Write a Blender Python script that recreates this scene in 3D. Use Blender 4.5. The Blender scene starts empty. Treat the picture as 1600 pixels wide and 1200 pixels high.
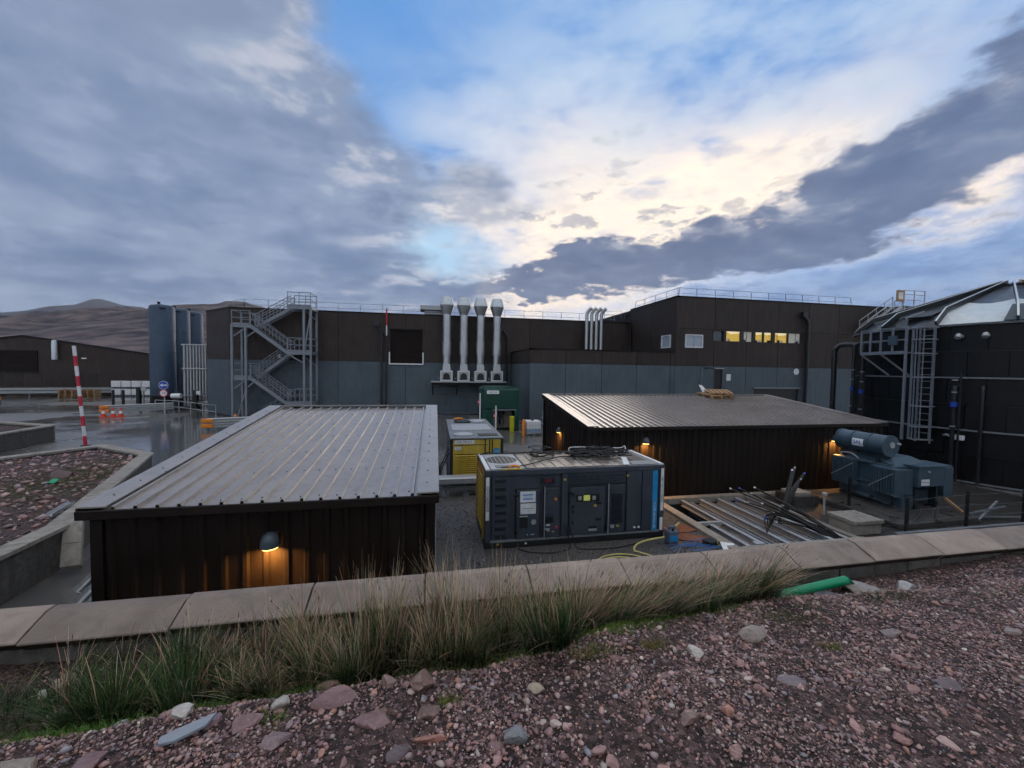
import bpy, math, random
import numpy as np
from mathutils import Vector, Matrix
rnd = random.Random(7); nrng = np.random.default_rng(11)
R = math.radians
scn = bpy.context.scene
COL = scn.collection

# ---------------------------------------------------------------- camera
cam_d = bpy.data.cameras.new('camera'); cam = bpy.data.objects.new('camera', cam_d); COL.objects.link(cam)
cam_d.sensor_width = 36.0; cam_d.lens = 620.0 / 1600.0 * 36.0
cam_d.clip_start = 0.05; cam_d.clip_end = 20000
YAW, PITCH, ROLL = R(11.0), math.atan(24 / 620.0), 0.0147
F_ = Vector((math.sin(YAW) * math.cos(PITCH), math.cos(YAW) * math.cos(PITCH), -math.sin(PITCH)))
R0 = Vector((math.cos(YAW), -math.sin(YAW), 0)); U0 = R0.cross(F_)
Rr = R0 * math.cos(ROLL) + U0 * math.sin(ROLL); Ur = U0 * math.cos(ROLL) - R0 * math.sin(ROLL)
cam.matrix_world = Matrix(((Rr.x, Ur.x, -F_.x, 0), (Rr.y, Ur.y, -F_.y, 0), (Rr.z, Ur.z, -F_.z, 4.4), (0, 0, 0, 1)))
scn.camera = cam

# ---------------------------------------------------------------- render settings
scn.render.engine = 'CYCLES'
scn.cycles.use_denoising = True; scn.cycles.use_adaptive_sampling = True; scn.cycles.adaptive_threshold = .04; scn.cycles.adaptive_min_samples = 12
scn.cycles.max_bounces = 4; scn.cycles.diffuse_bounces = 2; scn.cycles.glossy_bounces = 2
scn.cycles.transmission_bounces = 2; scn.cycles.transparent_max_bounces = 4; scn.cycles.volume_bounces = 0
scn.cycles.caustics_reflective = False; scn.cycles.caustics_refractive = False
scn.cycles.sample_clamp_indirect = 4.0
scn.view_settings.view_transform = 'Standard'; scn.view_settings.look = 'None'
scn.view_settings.exposure = 0.40; scn.view_settings.gamma = 1.0

# ---------------------------------------------------------------- world: dusk sky with broken cloud
SUN_AZ, SUN_EL = R(24.0), R(10.0)
world = bpy.data.worlds.new('World'); scn.world = world; world.use_nodes = True
wt = world.node_tree; wt.nodes.clear()

class S:
    """A scalar socket with operators, so that the sky can be written as formulas."""
    def __init__(s, sock): s.s = sock
    @staticmethod
    def op(o, *a, clamp=False):
        n = wt.nodes.new('ShaderNodeMath'); n.operation = o; n.use_clamp = clamp
        for i, v in enumerate(a):
            if isinstance(v, S): wt.links.new(v.s, n.inputs[i])
            else: n.inputs[i].default_value = v
        return S(n.outputs[0])
    def __add__(s, o): return S.op('ADD', s, o)
    __radd__ = __add__
    def __sub__(s, o): return S.op('SUBTRACT', s, o)
    def __rsub__(s, o): return S.op('SUBTRACT', o, s)
    def __mul__(s, o): return S.op('MULTIPLY', s, o)
    __rmul__ = __mul__
    def __truediv__(s, o): return S.op('DIVIDE', s, o)
    def abs(s): return S.op('ABSOLUTE', s)
    def clamp(s): return S.op('ADD', s, 0.0, clamp=True)
def sstep(v, a, b):
    n = wt.nodes.new('ShaderNodeMapRange'); n.interpolation_type = 'SMOOTHSTEP'
    wt.links.new(v.s, n.inputs[0]); n.inputs[1].default_value = a; n.inputs[2].default_value = b
    if a > b:
        n.inputs[1].default_value = b; n.inputs[2].default_value = a; n.inputs[3].default_value = 1; n.inputs[4].default_value = 0
    return S(n.outputs[0])
def wnoise(vec, scale, detail=6, rough=0.55, off=0.0, dist=0.0):
    n = wt.nodes.new('ShaderNodeTexNoise'); n.noise_dimensions = '3D'
    mpn = wt.nodes.new('ShaderNodeVectorMath'); mpn.operation = 'ADD'; mpn.inputs[1].default_value = (off * 3.1, off * 1.7, off * 2.3); wt.links.new(vec, mpn.inputs[0]); vec = mpn.outputs[0]
    n.inputs['Scale'].default_value = scale; n.inputs['Detail'].default_value = detail
    n.inputs['Roughness'].default_value = rough; n.inputs['Distortion'].default_value = dist
    wt.links.new(vec, n.inputs['Vector']); return S(n.outputs['Fac'])
def gauss(az, el, a0, e0, sa, se, rot=0.0):
    da = (az - a0); de = (el - e0); c, s_ = math.cos(R(rot)), math.sin(R(rot))
    u = (da * c + de * s_) / sa; v = (de * c - da * s_) / se
    return S.op('EXPONENT', (u * u + v * v) * -1.0)
def lin(r, g, b):
    f = lambda v: (v / 255 / 12.92) if v / 255 < .04045 else ((v / 255 + .055) / 1.055) ** 2.4
    return (f(r), f(g), f(b), 1.0)
def mixc(fac, a, b):
    n = wt.nodes.new('ShaderNodeMix'); n.data_type = 'RGBA'
    if isinstance(fac, S): wt.links.new(fac.s, n.inputs[0])
    else: n.inputs[0].default_value = fac
    for v, i in ((a, 6), (b, 7)):
        if isinstance(v, tuple): n.inputs[i].default_value = v
        else: wt.links.new(v, n.inputs[i])
    return n.outputs[2]
tc = wt.nodes.new('ShaderNodeTexCoord'); dvec = tc.outputs['Generated']
sp = wt.nodes.new('ShaderNodeSeparateXYZ'); wt.links.new(dvec, sp.inputs[0])
dx, dy, dz = (S(sp.outputs[i]) for i in range(3))
DEG = 180 / math.pi
az0 = S.op('ARCTAN2', dx, dy) * DEG
el0 = S.op('ARCSINE', dz) * DEG
# the cloud deck is a layer seen in perspective: stretch the noise towards the horizon
den = S.op('MAXIMUM', dz, 0.0) + 0.22
cmb = wt.nodes.new('ShaderNodeCombineXYZ')
wt.links.new((dx / den).s, cmb.inputs[0]); wt.links.new((dy / den).s, cmb.inputs[1]); wt.links.new((dz * 2.4).s, cmb.inputs[2])
cv = cmb.outputs[0]
nA = wnoise(cv, 1.5, 3, .56, 0.3); nB = wnoise(cv, 1.5, 3, .56, 7.7); nC = wnoise(cv, 3.6, 5, .6, 3.1); nD = wnoise(cv, 7.0, 6, .62, 5.5); nE = wnoise(cv, 0.8, 3, .5, 9.2)
az = az0 + (nA - .5) * 24.0 + (nC - .5) * 9.0 + (nD - .5) * 2.0
el = el0 + (nB - .5) * 11.0 + (nD - .5) * 3.5 + (nC - .5) * 4.0
sky = wt.nodes.new('ShaderNodeTexSky'); sky.sky_type = 'NISHITA'; sky.sun_disc = False
sky.sun_elevation = SUN_EL; sky.sun_rotation = SUN_AZ; sky.altitude = 0; sky.air_density = 1.0; sky.dust_density = 1.0; sky.ozone_density = 2.0
bg = wt.nodes.new('ShaderNodeBackground'); bg.inputs['Strength'].default_value = 0.1
def L10(c, k=10.0): return (c[0] * k, c[1] * k, c[2] * k, 1.0)
SC = lambda r, g, b: L10(lin(r, g, b))
col = mixc(0.85, sky.outputs[0], SC(86, 142, 206))
# lumps of cloud are lit on the side turned to the hidden sun
shf = wt.nodes.new('ShaderNodeVectorMath'); shf.operation = 'ADD'; shf.inputs[1].default_value = (.05, .11, .0); wt.links.new(cv, shf.inputs[0])
lump = (nC - wnoise(shf.outputs[0], 3.6, 5, .6, 3.1)) * 2.6
lit, shade = sstep(lump, .02, .6), sstep(lump, -.02, -.55)
# thin veil and bright broken cloud around the hidden sun
veil = (gauss(az, el, 38, 31, 30, 16) * 1.05 + gauss(az, el, 18, 20, 20, 14)).clamp()
col = mixc(veil * sstep(nC, .25, .62), col, SC(170, 190, 214))
warm = (gauss(az, el, 22, 19, 17, 9.5) * 1.3 + gauss(az, el, 42, 23, 13, 5.5, 12) * 1.15 + gauss(az, el, 63, 17, 9, 2.6, 18) * 1.0 + gauss(az, el, 14, 10, 16, 3.4) * .8).clamp()
col = mixc(warm * sstep(nC, .2, .5), col, mixc(sstep(nD, .3, .72), SC(238, 224, 214), SC(255, 238, 216)))
col = mixc(warm * shade * .45, col, SC(196, 190, 192))
# small grey puffs scattered over the bright part
puff = sstep(nD * .6 + nC * .5, .60, .67) * gauss(az, el, 26, 20, 28, 9)
col = mixc(puff * .75, col, SC(138, 146, 164))
# the cloud mass on one side
edge = S.op('MINIMUM', (el - 27.0) * -0.95 - 4.5, (el - 26.0) * -0.3 + 1.0)
left = sstep(edge - az, -3.5, 3.5)
lcol = mixc(sstep(nE * .7 + nC * .3, .36, .64), SC(100, 118, 150), SC(138, 151, 174))
near = sstep(edge - az, 24, 0)
lcol = mixc(near * lit * .7, lcol, SC(208, 202, 204))
lcol = mixc((near * .35 + .4) * shade, lcol, SC(98, 114, 142))
lcol = mixc(lit * .25, lcol, SC(168, 178, 198))
lcol = mixc(sstep(el0, 20, 36) * .3, lcol, SC(150, 160, 176))
col = mixc(left * .96, col, lcol)
cumulus = sstep(gauss(az, el, 4.0, 22.5, 6.5, 5.5) + (nD - .5) * 1.0 + (nC - .5) * .8, .30, .72)
col = mixc(cumulus * .85, col, mixc(lit, mixc(shade, SC(158, 164, 178), SC(122, 134, 156)), SC(222, 214, 210)))
gap2 = gauss(az, el, 1.5, 15.5, 4.5, 2.6) * .8
col = mixc(gap2, col, SC(172, 208, 234))
# long dark bank climbing out of the horizon, and the flat cloud under it
t_ = az - 15.0
tp = S.op('MAXIMUM', t_, -25.0)
ec = tp * .08 + S.op('POWER', S.op('MAXIMUM', t_, 0.0), 2.0) * .0031 + 12.2
wd = S.op('MAXIMUM', tp * .082 + 2.3, .4)
rel = (el - ec) / wd + (nD - .5) * 1.3 + (nC - .5) * 1.6
low = sstep(rel, -1.0, -2.3) * sstep(az, 22, 44)
col = mixc(low * .95, col, mixc(sstep(nC, .35, .66), SC(110, 136, 178), SC(150, 168, 196)))
bank = sstep(rel.abs(), 1.2, .7) * sstep(az, -3, 10)
bcol = mixc(lit * sstep(rel, -.5, .9) * .6, mixc(sstep(nE * .5 + nC * .5, .38, .62), SC(82, 98, 130), SC(108, 122, 150)), SC(172, 176, 186))
bcol = mixc(shade * .5, bcol, SC(84, 98, 128))
col = mixc(bank * .96, col, bcol)
# the cloud carries on behind, away from the light, and thins to a pale veil overhead
back = sstep(az0.abs(), 78, 115)
col = mixc(back, col, mixc(sstep(nE * .6 + nC * .4, .36, .66), SC(156, 166, 184), SC(192, 197, 204)))
col = mixc(sstep(el0, 44, 62), col, mixc(sstep(nE * .6 + nC * .4, .36, .66), SC(208, 212, 218), SC(238, 234, 228)))
wt.links.new(col, bg.inputs['Color'])
wo = wt.nodes.new('ShaderNodeOutputWorld'); wt.links.new(bg.outputs[0], wo.inputs['Surface'])
world.cycles.sampling_method = 'MANUAL'; world.cycles.sample_map_resolution = 512

# ---------------------------------------------------------------- sun behind the cloud
sun_d = bpy.data.lights.new('sun', 'SUN'); sun_d.energy = 0.5; sun_d.angle = R(30); sun_d.color = (1.0, .86, .7)
sun = bpy.data.objects.new('sun', sun_d); COL.objects.link(sun)
sd = Vector((math.sin(SUN_AZ) * math.cos(SUN_EL), math.cos(SUN_AZ) * math.cos(SUN_EL), math.sin(SUN_EL)))
sun.rotation_euler = (-sd).to_track_quat('-Z', 'Y').to_euler(); sun.location = sd * 60

# ---------------------------------------------------------------- materials
MATS = {}
def mat(name, c1, c2=None, rough=.6, metal=0.0, scale=6.0, bump=0.0, bscale=30.0, rvar=0.0, spec=.5, coat=0.0, rand=0.0, streak=None, detail=6, attr=None, ribs=None, alpha=None, contrast=(.35, .65), emit=None, leafy=0.0):
    """Noise-mixed two-tone surface with optional bump, roughness variation, drip streaks, fine horizontal ribs."""
    m = bpy.data.materials.new(name); m.use_nodes = True; t = m.node_tree; b = t.nodes['Principled BSDF']; MATS[name] = m
    N = t.nodes.new; Lk = t.links.new
    b.inputs['Roughness'].default_value = rough; b.inputs['Metallic'].default_value = metal
    b.inputs['Specular IOR Level'].default_value = spec; b.inputs['Coat Weight'].default_value = coat; b.inputs['Coat Roughness'].default_value = .12 if coat < .55 else .2
    g = N('ShaderNodeTexCoord'); geo = N('ShaderNodeNewGeometry'); vec = geo.outputs['Position']
    if c2 is None: c2 = tuple(min(1, v * 1.25 + .004) for v in c1)
    if attr:
        a = N('ShaderNodeVertexColor'); a.layer_name = attr; colr = a.outputs['Color']
    else:
        n = N('ShaderNodeTexNoise'); n.inputs['Scale'].default_value = scale; n.inputs['Detail'].default_value = detail; n.inputs['Roughness'].default_value = .6
        Lk(vec, n.inputs['Vector'])
        mr = N('ShaderNodeMapRange'); mr.inputs[1].default_value = contrast[0]; mr.inputs[2].default_value = contrast[1]; Lk(n.outputs['Fac'], mr.inputs[0])
        mx = N('ShaderNodeMix'); mx.data_type = 'RGBA'; mx.inputs[6].default_value = (*c1, 1); mx.inputs[7].default_value = (*c2, 1); Lk(mr.outputs[0], mx.inputs[0]); colr = mx.outputs[2]
        if rvar:
            rr = N('ShaderNodeMapRange'); rr.inputs[3].default_value = max(.02, rough - rvar); rr.inputs[4].default_value = min(1, rough + rvar); Lk(mr.outputs[0], rr.inputs[0]); Lk(rr.outputs[0], b.inputs['Roughness'])
    if streak:
        mp = N('ShaderNodeMapping'); mp.inputs['Scale'].default_value = (5.0, 5.0, .35); Lk(vec, mp.inputs[0])
        n2 = N('ShaderNodeTexNoise'); n2.inputs['Scale'].default_value = 1.6; n2.inputs['Detail'].default_value = 5; Lk(mp.outputs[0], n2.inputs['Vector'])
        m2 = N('ShaderNodeMapRange'); m2.inputs[1].default_value = .48; m2.inputs[2].default_value = .75; m2.inputs[4].default_value = streak[3]; Lk(n2.outputs['Fac'], m2.inputs[0])
        mx2 = N('ShaderNodeMix'); mx2.data_type = 'RGBA'; Lk(m2.outputs[0], mx2.inputs[0]); Lk(colr, mx2.inputs[6]); mx2.inputs[7].default_value = (*streak[:3], 1); colr = mx2.outputs[2]
    if rand:
        oi = N('ShaderNodeObjectInfo'); hv = N('ShaderNodeHueSaturation'); rm = N('ShaderNodeMapRange'); rm.inputs[3].default_value = 1 - rand; rm.inputs[4].default_value = 1 + rand
        Lk(oi.outputs['Random'], rm.inputs[0]); Lk(rm.outputs[0], hv.inputs['Value']); Lk(colr, hv.inputs['Color']); colr = hv.outputs['Color']
    Lk(colr, b.inputs['Base Color'])
    nrm = None
    if bump:
        n3 = N('ShaderNodeTexNoise'); n3.inputs['Scale'].default_value = bscale; n3.inputs['Detail'].default_value = 4; Lk(vec, n3.inputs['Vector'])
        bp = N('ShaderNodeBump'); bp.inputs['Strength'].default_value = bump; bp.inputs['Distance'].default_value = .02; Lk(n3.outputs['Fac'], bp.inputs['Height']); nrm = bp.outputs[0]
    if ribs:
        wv = N('ShaderNodeTexWave'); wv.bands_direction = 'Z'; wv.inputs['Scale'].default_value = ribs; Lk(vec, wv.inputs['Vector'])
        bp2 = N('ShaderNodeBump'); bp2.inputs['Strength'].default_value = .35; bp2.inputs['Distance'].default_value = .02; Lk(wv.outputs['Fac'], bp2.inputs['Height'])
        if nrm: Lk(nrm, bp2.inputs['Normal'])
        nrm = bp2.outputs[0]
    if nrm: Lk(nrm, b.inputs['Normal'])
    if alpha is not None: b.inputs['Alpha'].default_value = alpha
    if emit: b.inputs['Emission Color'].default_value = (*emit[:3], 1); b.inputs['Emission Strength'].default_value = emit[3]
    if leafy:
        tl = N('ShaderNodeBsdfTranslucent'); Lk(colr, tl.inputs['Color']); ms = N('ShaderNodeMixShader'); ms.inputs[0].default_value = leafy; Lk(b.outputs[0], ms.inputs[1]); Lk(tl.outputs[0], ms.inputs[2]); Lk(ms.outputs[0], t.nodes['Material Output'].inputs['Surface'])
    return m
mat('maroon', (.008, .004, .003), (.013, .0065, .005), rough=.6, spec=.2, scale=4)
mat('coping_shade_damp', (.022, .016, .012), (.05, .038, .028), rough=.6, spec=.3, scale=9)
mat('ceiling_glow', (.8, .75, .6), rough=.6, emit=(1.0, .8, .45, .5))
mat('brown_clad', (.033, .0245, .0215), (.047, .035, .031), rough=.55, spec=.3, scale=.9, rvar=.06, rand=.16, ribs=6.0, streak=(.07, .058, .05, .7))
mat('blue_clad', (.072, .100, .126), (.102, .134, .160), rough=.55, scale=.7, rvar=.07, rand=.08, ribs=6.0, streak=(.05, .065, .075, .6))
mat('dark_flash', (.010, .0085, .008), rough=.5, spec=.25)
mat('shed_wall', (.0095, .0060, .0045), (.016, .0105, .008), spec=.3, rough=.5, scale=1.5, rvar=.08, rand=.08)
mat('shed_roof', (.25, .212, .188), (.34, .295, .265), rough=.38, scale=1.3, rvar=.08, spec=.7, coat=.85, rand=.06, bump=.05, bscale=5, streak=(.16, .14, .125, .55))
mat('galv', (.40, .42, .44), (.52, .54, .56), rough=.45, metal=.35, scale=12, rvar=.1, rand=.05)
mat('galv_dark', (.17, .19, .21), (.26, .28, .30), rough=.5, metal=.3, scale=9, rvar=.1)
mat('stain_steel', (.46, .475, .49), (.54, .555, .57), rough=.34, metal=.8, scale=.8, rvar=.03)
mat('white_cowl', (.6, .64, .67), rough=.4, metal=.4)
mat('black', (.012, .012, .013), rough=.45, scale=9)
mat('rubber', (.01, .01, .01), (.02, .02, .02), rough=.55)
mat('pipe_black', (.014, .015, .018), rough=.3)
mat('silo_blue', (.030, .060, .105), (.042, .078, .13), rough=.48, scale=1.2, rvar=.06, streak=(.11, .15, .19, .35))
mat('concrete', (.26, .235, .205), (.36, .33, .29), rough=.75, scale=5, bump=.25, bscale=60, streak=(.12, .11, .09, .55), rand=.10)
mat('concrete_wet', (.035, .033, .031), (.085, .08, .075), rough=.4, scale=4, bump=.15, bscale=50, rvar=.15)
mat('stair_steel', (.19, .22, .26), (.27, .30, .34), rough=.5, metal=.3, scale=9, rvar=.1)
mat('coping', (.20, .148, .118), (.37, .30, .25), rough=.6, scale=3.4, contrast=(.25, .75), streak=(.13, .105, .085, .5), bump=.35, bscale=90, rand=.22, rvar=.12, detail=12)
mat('block', (.085, .078, .07), (.15, .14, .125), rough=.85, scale=9, bump=.5, bscale=70, rand=.22, streak=(.06, .06, .05, .7))
mat('genset_grey', (.045, .055, .077), (.062, .074, .098), rough=.42, scale=2.5, rvar=.08, streak=(.02, .024, .03, .4))
mat('genset_dark', (.014, .016, .02), rough=.5)
mat('genset_roof', (.20, .175, .15), (.48, .43, .38), rough=.4, scale=5, contrast=(.42, .6), streak=(.04, .04, .04, .8), rvar=.12, metal=.25)
mat('yellow', (.56, .40, .05), (.62, .46, .08), rough=.4, scale=5, streak=(.3, .2, .04, .5))
mat('orange_side', (.50, .22, .02), (.58, .28, .03), rough=.45, scale=4)
mat('blue_stripe', (.02, .26, .55), rough=.4)
mat('white_paper', (.72, .74, .76), rough=.6, scale=3)
mat('white_paint', (.7, .71, .72), (.78, .79, .8), rough=.5, scale=5)
mat('red_paint', (.52, .02, .045), (.6, .03, .06), rough=.5, scale=5)
mat('orange_plastic', (.75, .22, .02), (.8, .28, .03), rough=.45)
mat('blue_sign', (.01, .06, .42), rough=.4)
mat('ink', (.015, .017, .025), rough=.6)
mat('screen', (.30, .34, .08), rough=.3, emit=(.75, .85, .2, .18))
mat('green_paint', (.004, .05, .035), (.006, .065, .045), rough=.4, scale=1.5)
mat('lime', (.45, .42, .01), rough=.5)
mat('ibc_white', (.84, .86, .88), (.89, .90, .91), rough=.45, scale=3)
mat('ibc_blue', (.25, .36, .5), rough=.35)
mat('wood', (.30, .17, .075), (.46, .28, .14), rough=.75, scale=14, bump=.2, bscale=60, rand=.15)
mat('tank_black', (.004, .005, .006), (.008, .009, .010), spec=.3, rough=.42, scale=1.2, rvar=.08, rand=.12)
mat('tank_cover', (.016, .020, .025), (.028, .034, .040), rough=.36, scale=2, rvar=.08, coat=.15)
mat('translucent', (.62, .68, .70), (.74, .79, .8), rough=.35, scale=3)
mat('rib', (.16, .18, .2), (.22, .24, .26), rough=.3, scale=5, coat=.3)
mat('trafo', (.050, .085, .118), (.068, .11, .146), rough=.42, scale=3, rvar=.07, streak=(.05, .08, .10, .4))
mat('trafo_dark', (.02, .028, .035), rough=.5)
mat('rust', (.16, .055, .028), (.26, .10, .05), rough=.85, scale=9, bump=.3, bscale=40)
mat('green_pipe', (.0, .26, .115), (.002, .31, .14), rough=.35, scale=6)
mat('slate', (.24, .27, .31), (.31, .34, .38), rough=.35, scale=9, bump=.1, bscale=30)
mat('blue_rope', (.05, .17, .42), rough=.7)
mat('yellow_hose', (.55, .50, .16), (.64, .58, .2), rough=.5)
mat('can_grey', (.10, .13, .19), rough=.45)
mat('window_glass', (.02, .028, .035), rough=.06, spec=.9)
mat('blind', (.36, .42, .5), (.42, .48, .56), rough=.25, coat=.6)
mat('room_lit', (.6, .45, .1), rough=.7, emit=(1.0, .62, .10, .26))
mat('room_dim', (.4, .4, .38), rough=.7, emit=(.8, .75, .6, .12))
mat('lamp_lens', (.9, .6, .2), rough=.4, emit=(1.0, .52, .12, 7.0))
mat('lamp_hood', (.06, .08, .10), (.08, .105, .13), rough=.35, scale=9)
mat('hill', (.020, .017, .026), (.175, .125, .115), rough=.95, scale=.045, detail=14, contrast=(.40, .64))
mat('mountain', (.045, .047, .065), (.10, .09, .10), rough=.95, scale=.002, detail=8)
mat('stone', (.14, .095, .09), attr='Col', rough=.45, bump=.6, bscale=55, coat=.4)
mat('pebble', (.14, .095, .09), attr='Col', rough=.4, bump=.3, bscale=160, coat=.5)
mat('grit', (.05, .05, .05), attr='Col', rough=.5)
mat('blade', (.1, .1, .03), attr='Col', rough=.5, leafy=.45)
mat('moss_mat', (.1, .1, .03), attr='Col', rough=.7, leafy=.4)
mat('vehicle_dark', (.012, .013, .015), rough=.4)
mat('cone_red', (.62, .05, .02), rough=.5)
mat('wet_gravel', (.05, .047, .047), (.22, .21, .205), rough=.55, scale=26, bump=1.0, bscale=30, detail=2, contrast=(.42, .74), rvar=.2)

mat('dark_wet', (.018, .017, .017), (.05, .047, .044), rough=.42, scale=6, bump=.5, bscale=26, rvar=.14, detail=8)
def ground_mat():
    """Wet tarmac: standing water lies in the low spots of a noise field, gritty dark tarmac between."""
    m = bpy.data.materials.new('wet_tarmac'); m.use_nodes = True; t = m.node_tree; b = t.nodes['Principled BSDF']; N = t.nodes.new; Lk = t.links.new; MATS['wet_tarmac'] = m
    geo = N('ShaderNodeNewGeometry'); vec = geo.outputs['Position']
    def noise(s, d=5): 
        n = N('ShaderNodeTexNoise'); n.inputs['Scale'].default_value = s; n.inputs['Detail'].default_value = d; Lk(vec, n.inputs['Vector']); return n.outputs['Fac']
    pud = N('ShaderNodeMapRange'); pud.interpolation_type = 'SMOOTHSTEP'; pud.inputs[1].default_value = .39; pud.inputs[2].default_value = .52; Lk(noise(.11, 7), pud.inputs[0])
    c = N('ShaderNodeMix'); c.data_type = 'RGBA'; c.inputs[6].default_value = (.11, .105, .10, 1); c.inputs[7].default_value = (.23, .21, .19, 1); Lk(noise(.5, 8), c.inputs[0])
    c2 = N('ShaderNodeMix'); c2.data_type = 'RGBA'; Lk(pud.outputs[0], c2.inputs[0]); c2.inputs[7].default_value = (.11, .107, .105, 1); Lk(c.outputs[2], c2.inputs[6]); Lk(c2.outputs[2], b.inputs['Base Color'])
    r = N('ShaderNodeMapRange'); r.inputs[3].default_value = .42; r.inputs[4].default_value = .1; Lk(pud.outputs[0], r.inputs[0]); Lk(r.outputs[0], b.inputs['Roughness'])
    bs = N('ShaderNodeMapRange'); bs.inputs[3].default_value = .35; bs.inputs[4].default_value = .03; Lk(pud.outputs[0], bs.inputs[0])
    bp = N('ShaderNodeBump'); bp.inputs['Distance'].default_value = .02; Lk(bs.outputs[0], bp.inputs['Strength']); Lk(noise(18, 4), bp.inputs['Height']); Lk(bp.outputs[0], b.inputs['Normal'])
    b.inputs['Specular IOR Level'].default_value = 1.0
ground_mat()
def soil_mat():
    m = bpy.data.materials.new('red_soil'); m.use_nodes = True; t = m.node_tree; b = t.nodes['Principled BSDF']; N = t.nodes.new; Lk = t.links.new; MATS['red_soil'] = m
    geo = N('ShaderNodeNewGeometry'); vec = geo.outputs['Position']
    def noise(s, d=5): 
        n = N('ShaderNodeTexNoise'); n.inputs['Scale'].default_value = s; n.inputs['Detail'].default_value = d; n.inputs['Roughness'].default_value = .65; Lk(vec, n.inputs['Vector']); return n.outputs['Fac']
    vo = N('ShaderNodeTexVoronoi'); vo.inputs['Scale'].default_value = 42; Lk(vec, vo.inputs['Vector'])
    vo2 = N('ShaderNodeTexVoronoi'); vo2.inputs['Scale'].default_value = 95; Lk(vec, vo2.inputs['Vector'])
    rp = N('ShaderNodeValToRGB'); e = rp.color_ramp.elements; e[0].position = .2; e[0].color = (.016, .010, .009, 1); e[1].position = .8; e[1].color = (.19, .115, .105, 1)
    x = rp.color_ramp.elements.new(.5); x.color = (.058, .031, .027, 1)
    sp_ = N('ShaderNodeSeparateColor'); Lk(vo.outputs['Color'], sp_.inputs[0])
    a = N('ShaderNodeMath'); a.operation = 'MULTIPLY_ADD'; a.inputs[1].default_value = .55; Lk(sp_.outputs[0], a.inputs[0])
    nn = N('ShaderNodeMath'); nn.operation = 'MULTIPLY'; nn.inputs[1].default_value = .5; Lk(noise(3.0, 8), nn.inputs[0]); Lk(nn.outputs[0], a.inputs[2])
    Lk(a.outputs[0], rp.inputs[0]); Lk(rp.outputs[0], b.inputs['Base Color'])
    h = N('ShaderNodeMath'); h.operation = 'ADD'; Lk(vo.outputs['Distance'], h.inputs[0]); Lk(vo2.outputs['Distance'], h.inputs[1])
    bp = N('ShaderNodeBump'); bp.inputs['Strength'].default_value = .9; bp.inputs['Distance'].default_value = .02; bp.invert = True; Lk(h.outputs[0], bp.inputs['Height']); Lk(bp.outputs[0], b.inputs['Normal'])
    b.inputs['Roughness'].default_value = .75
soil_mat()
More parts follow.
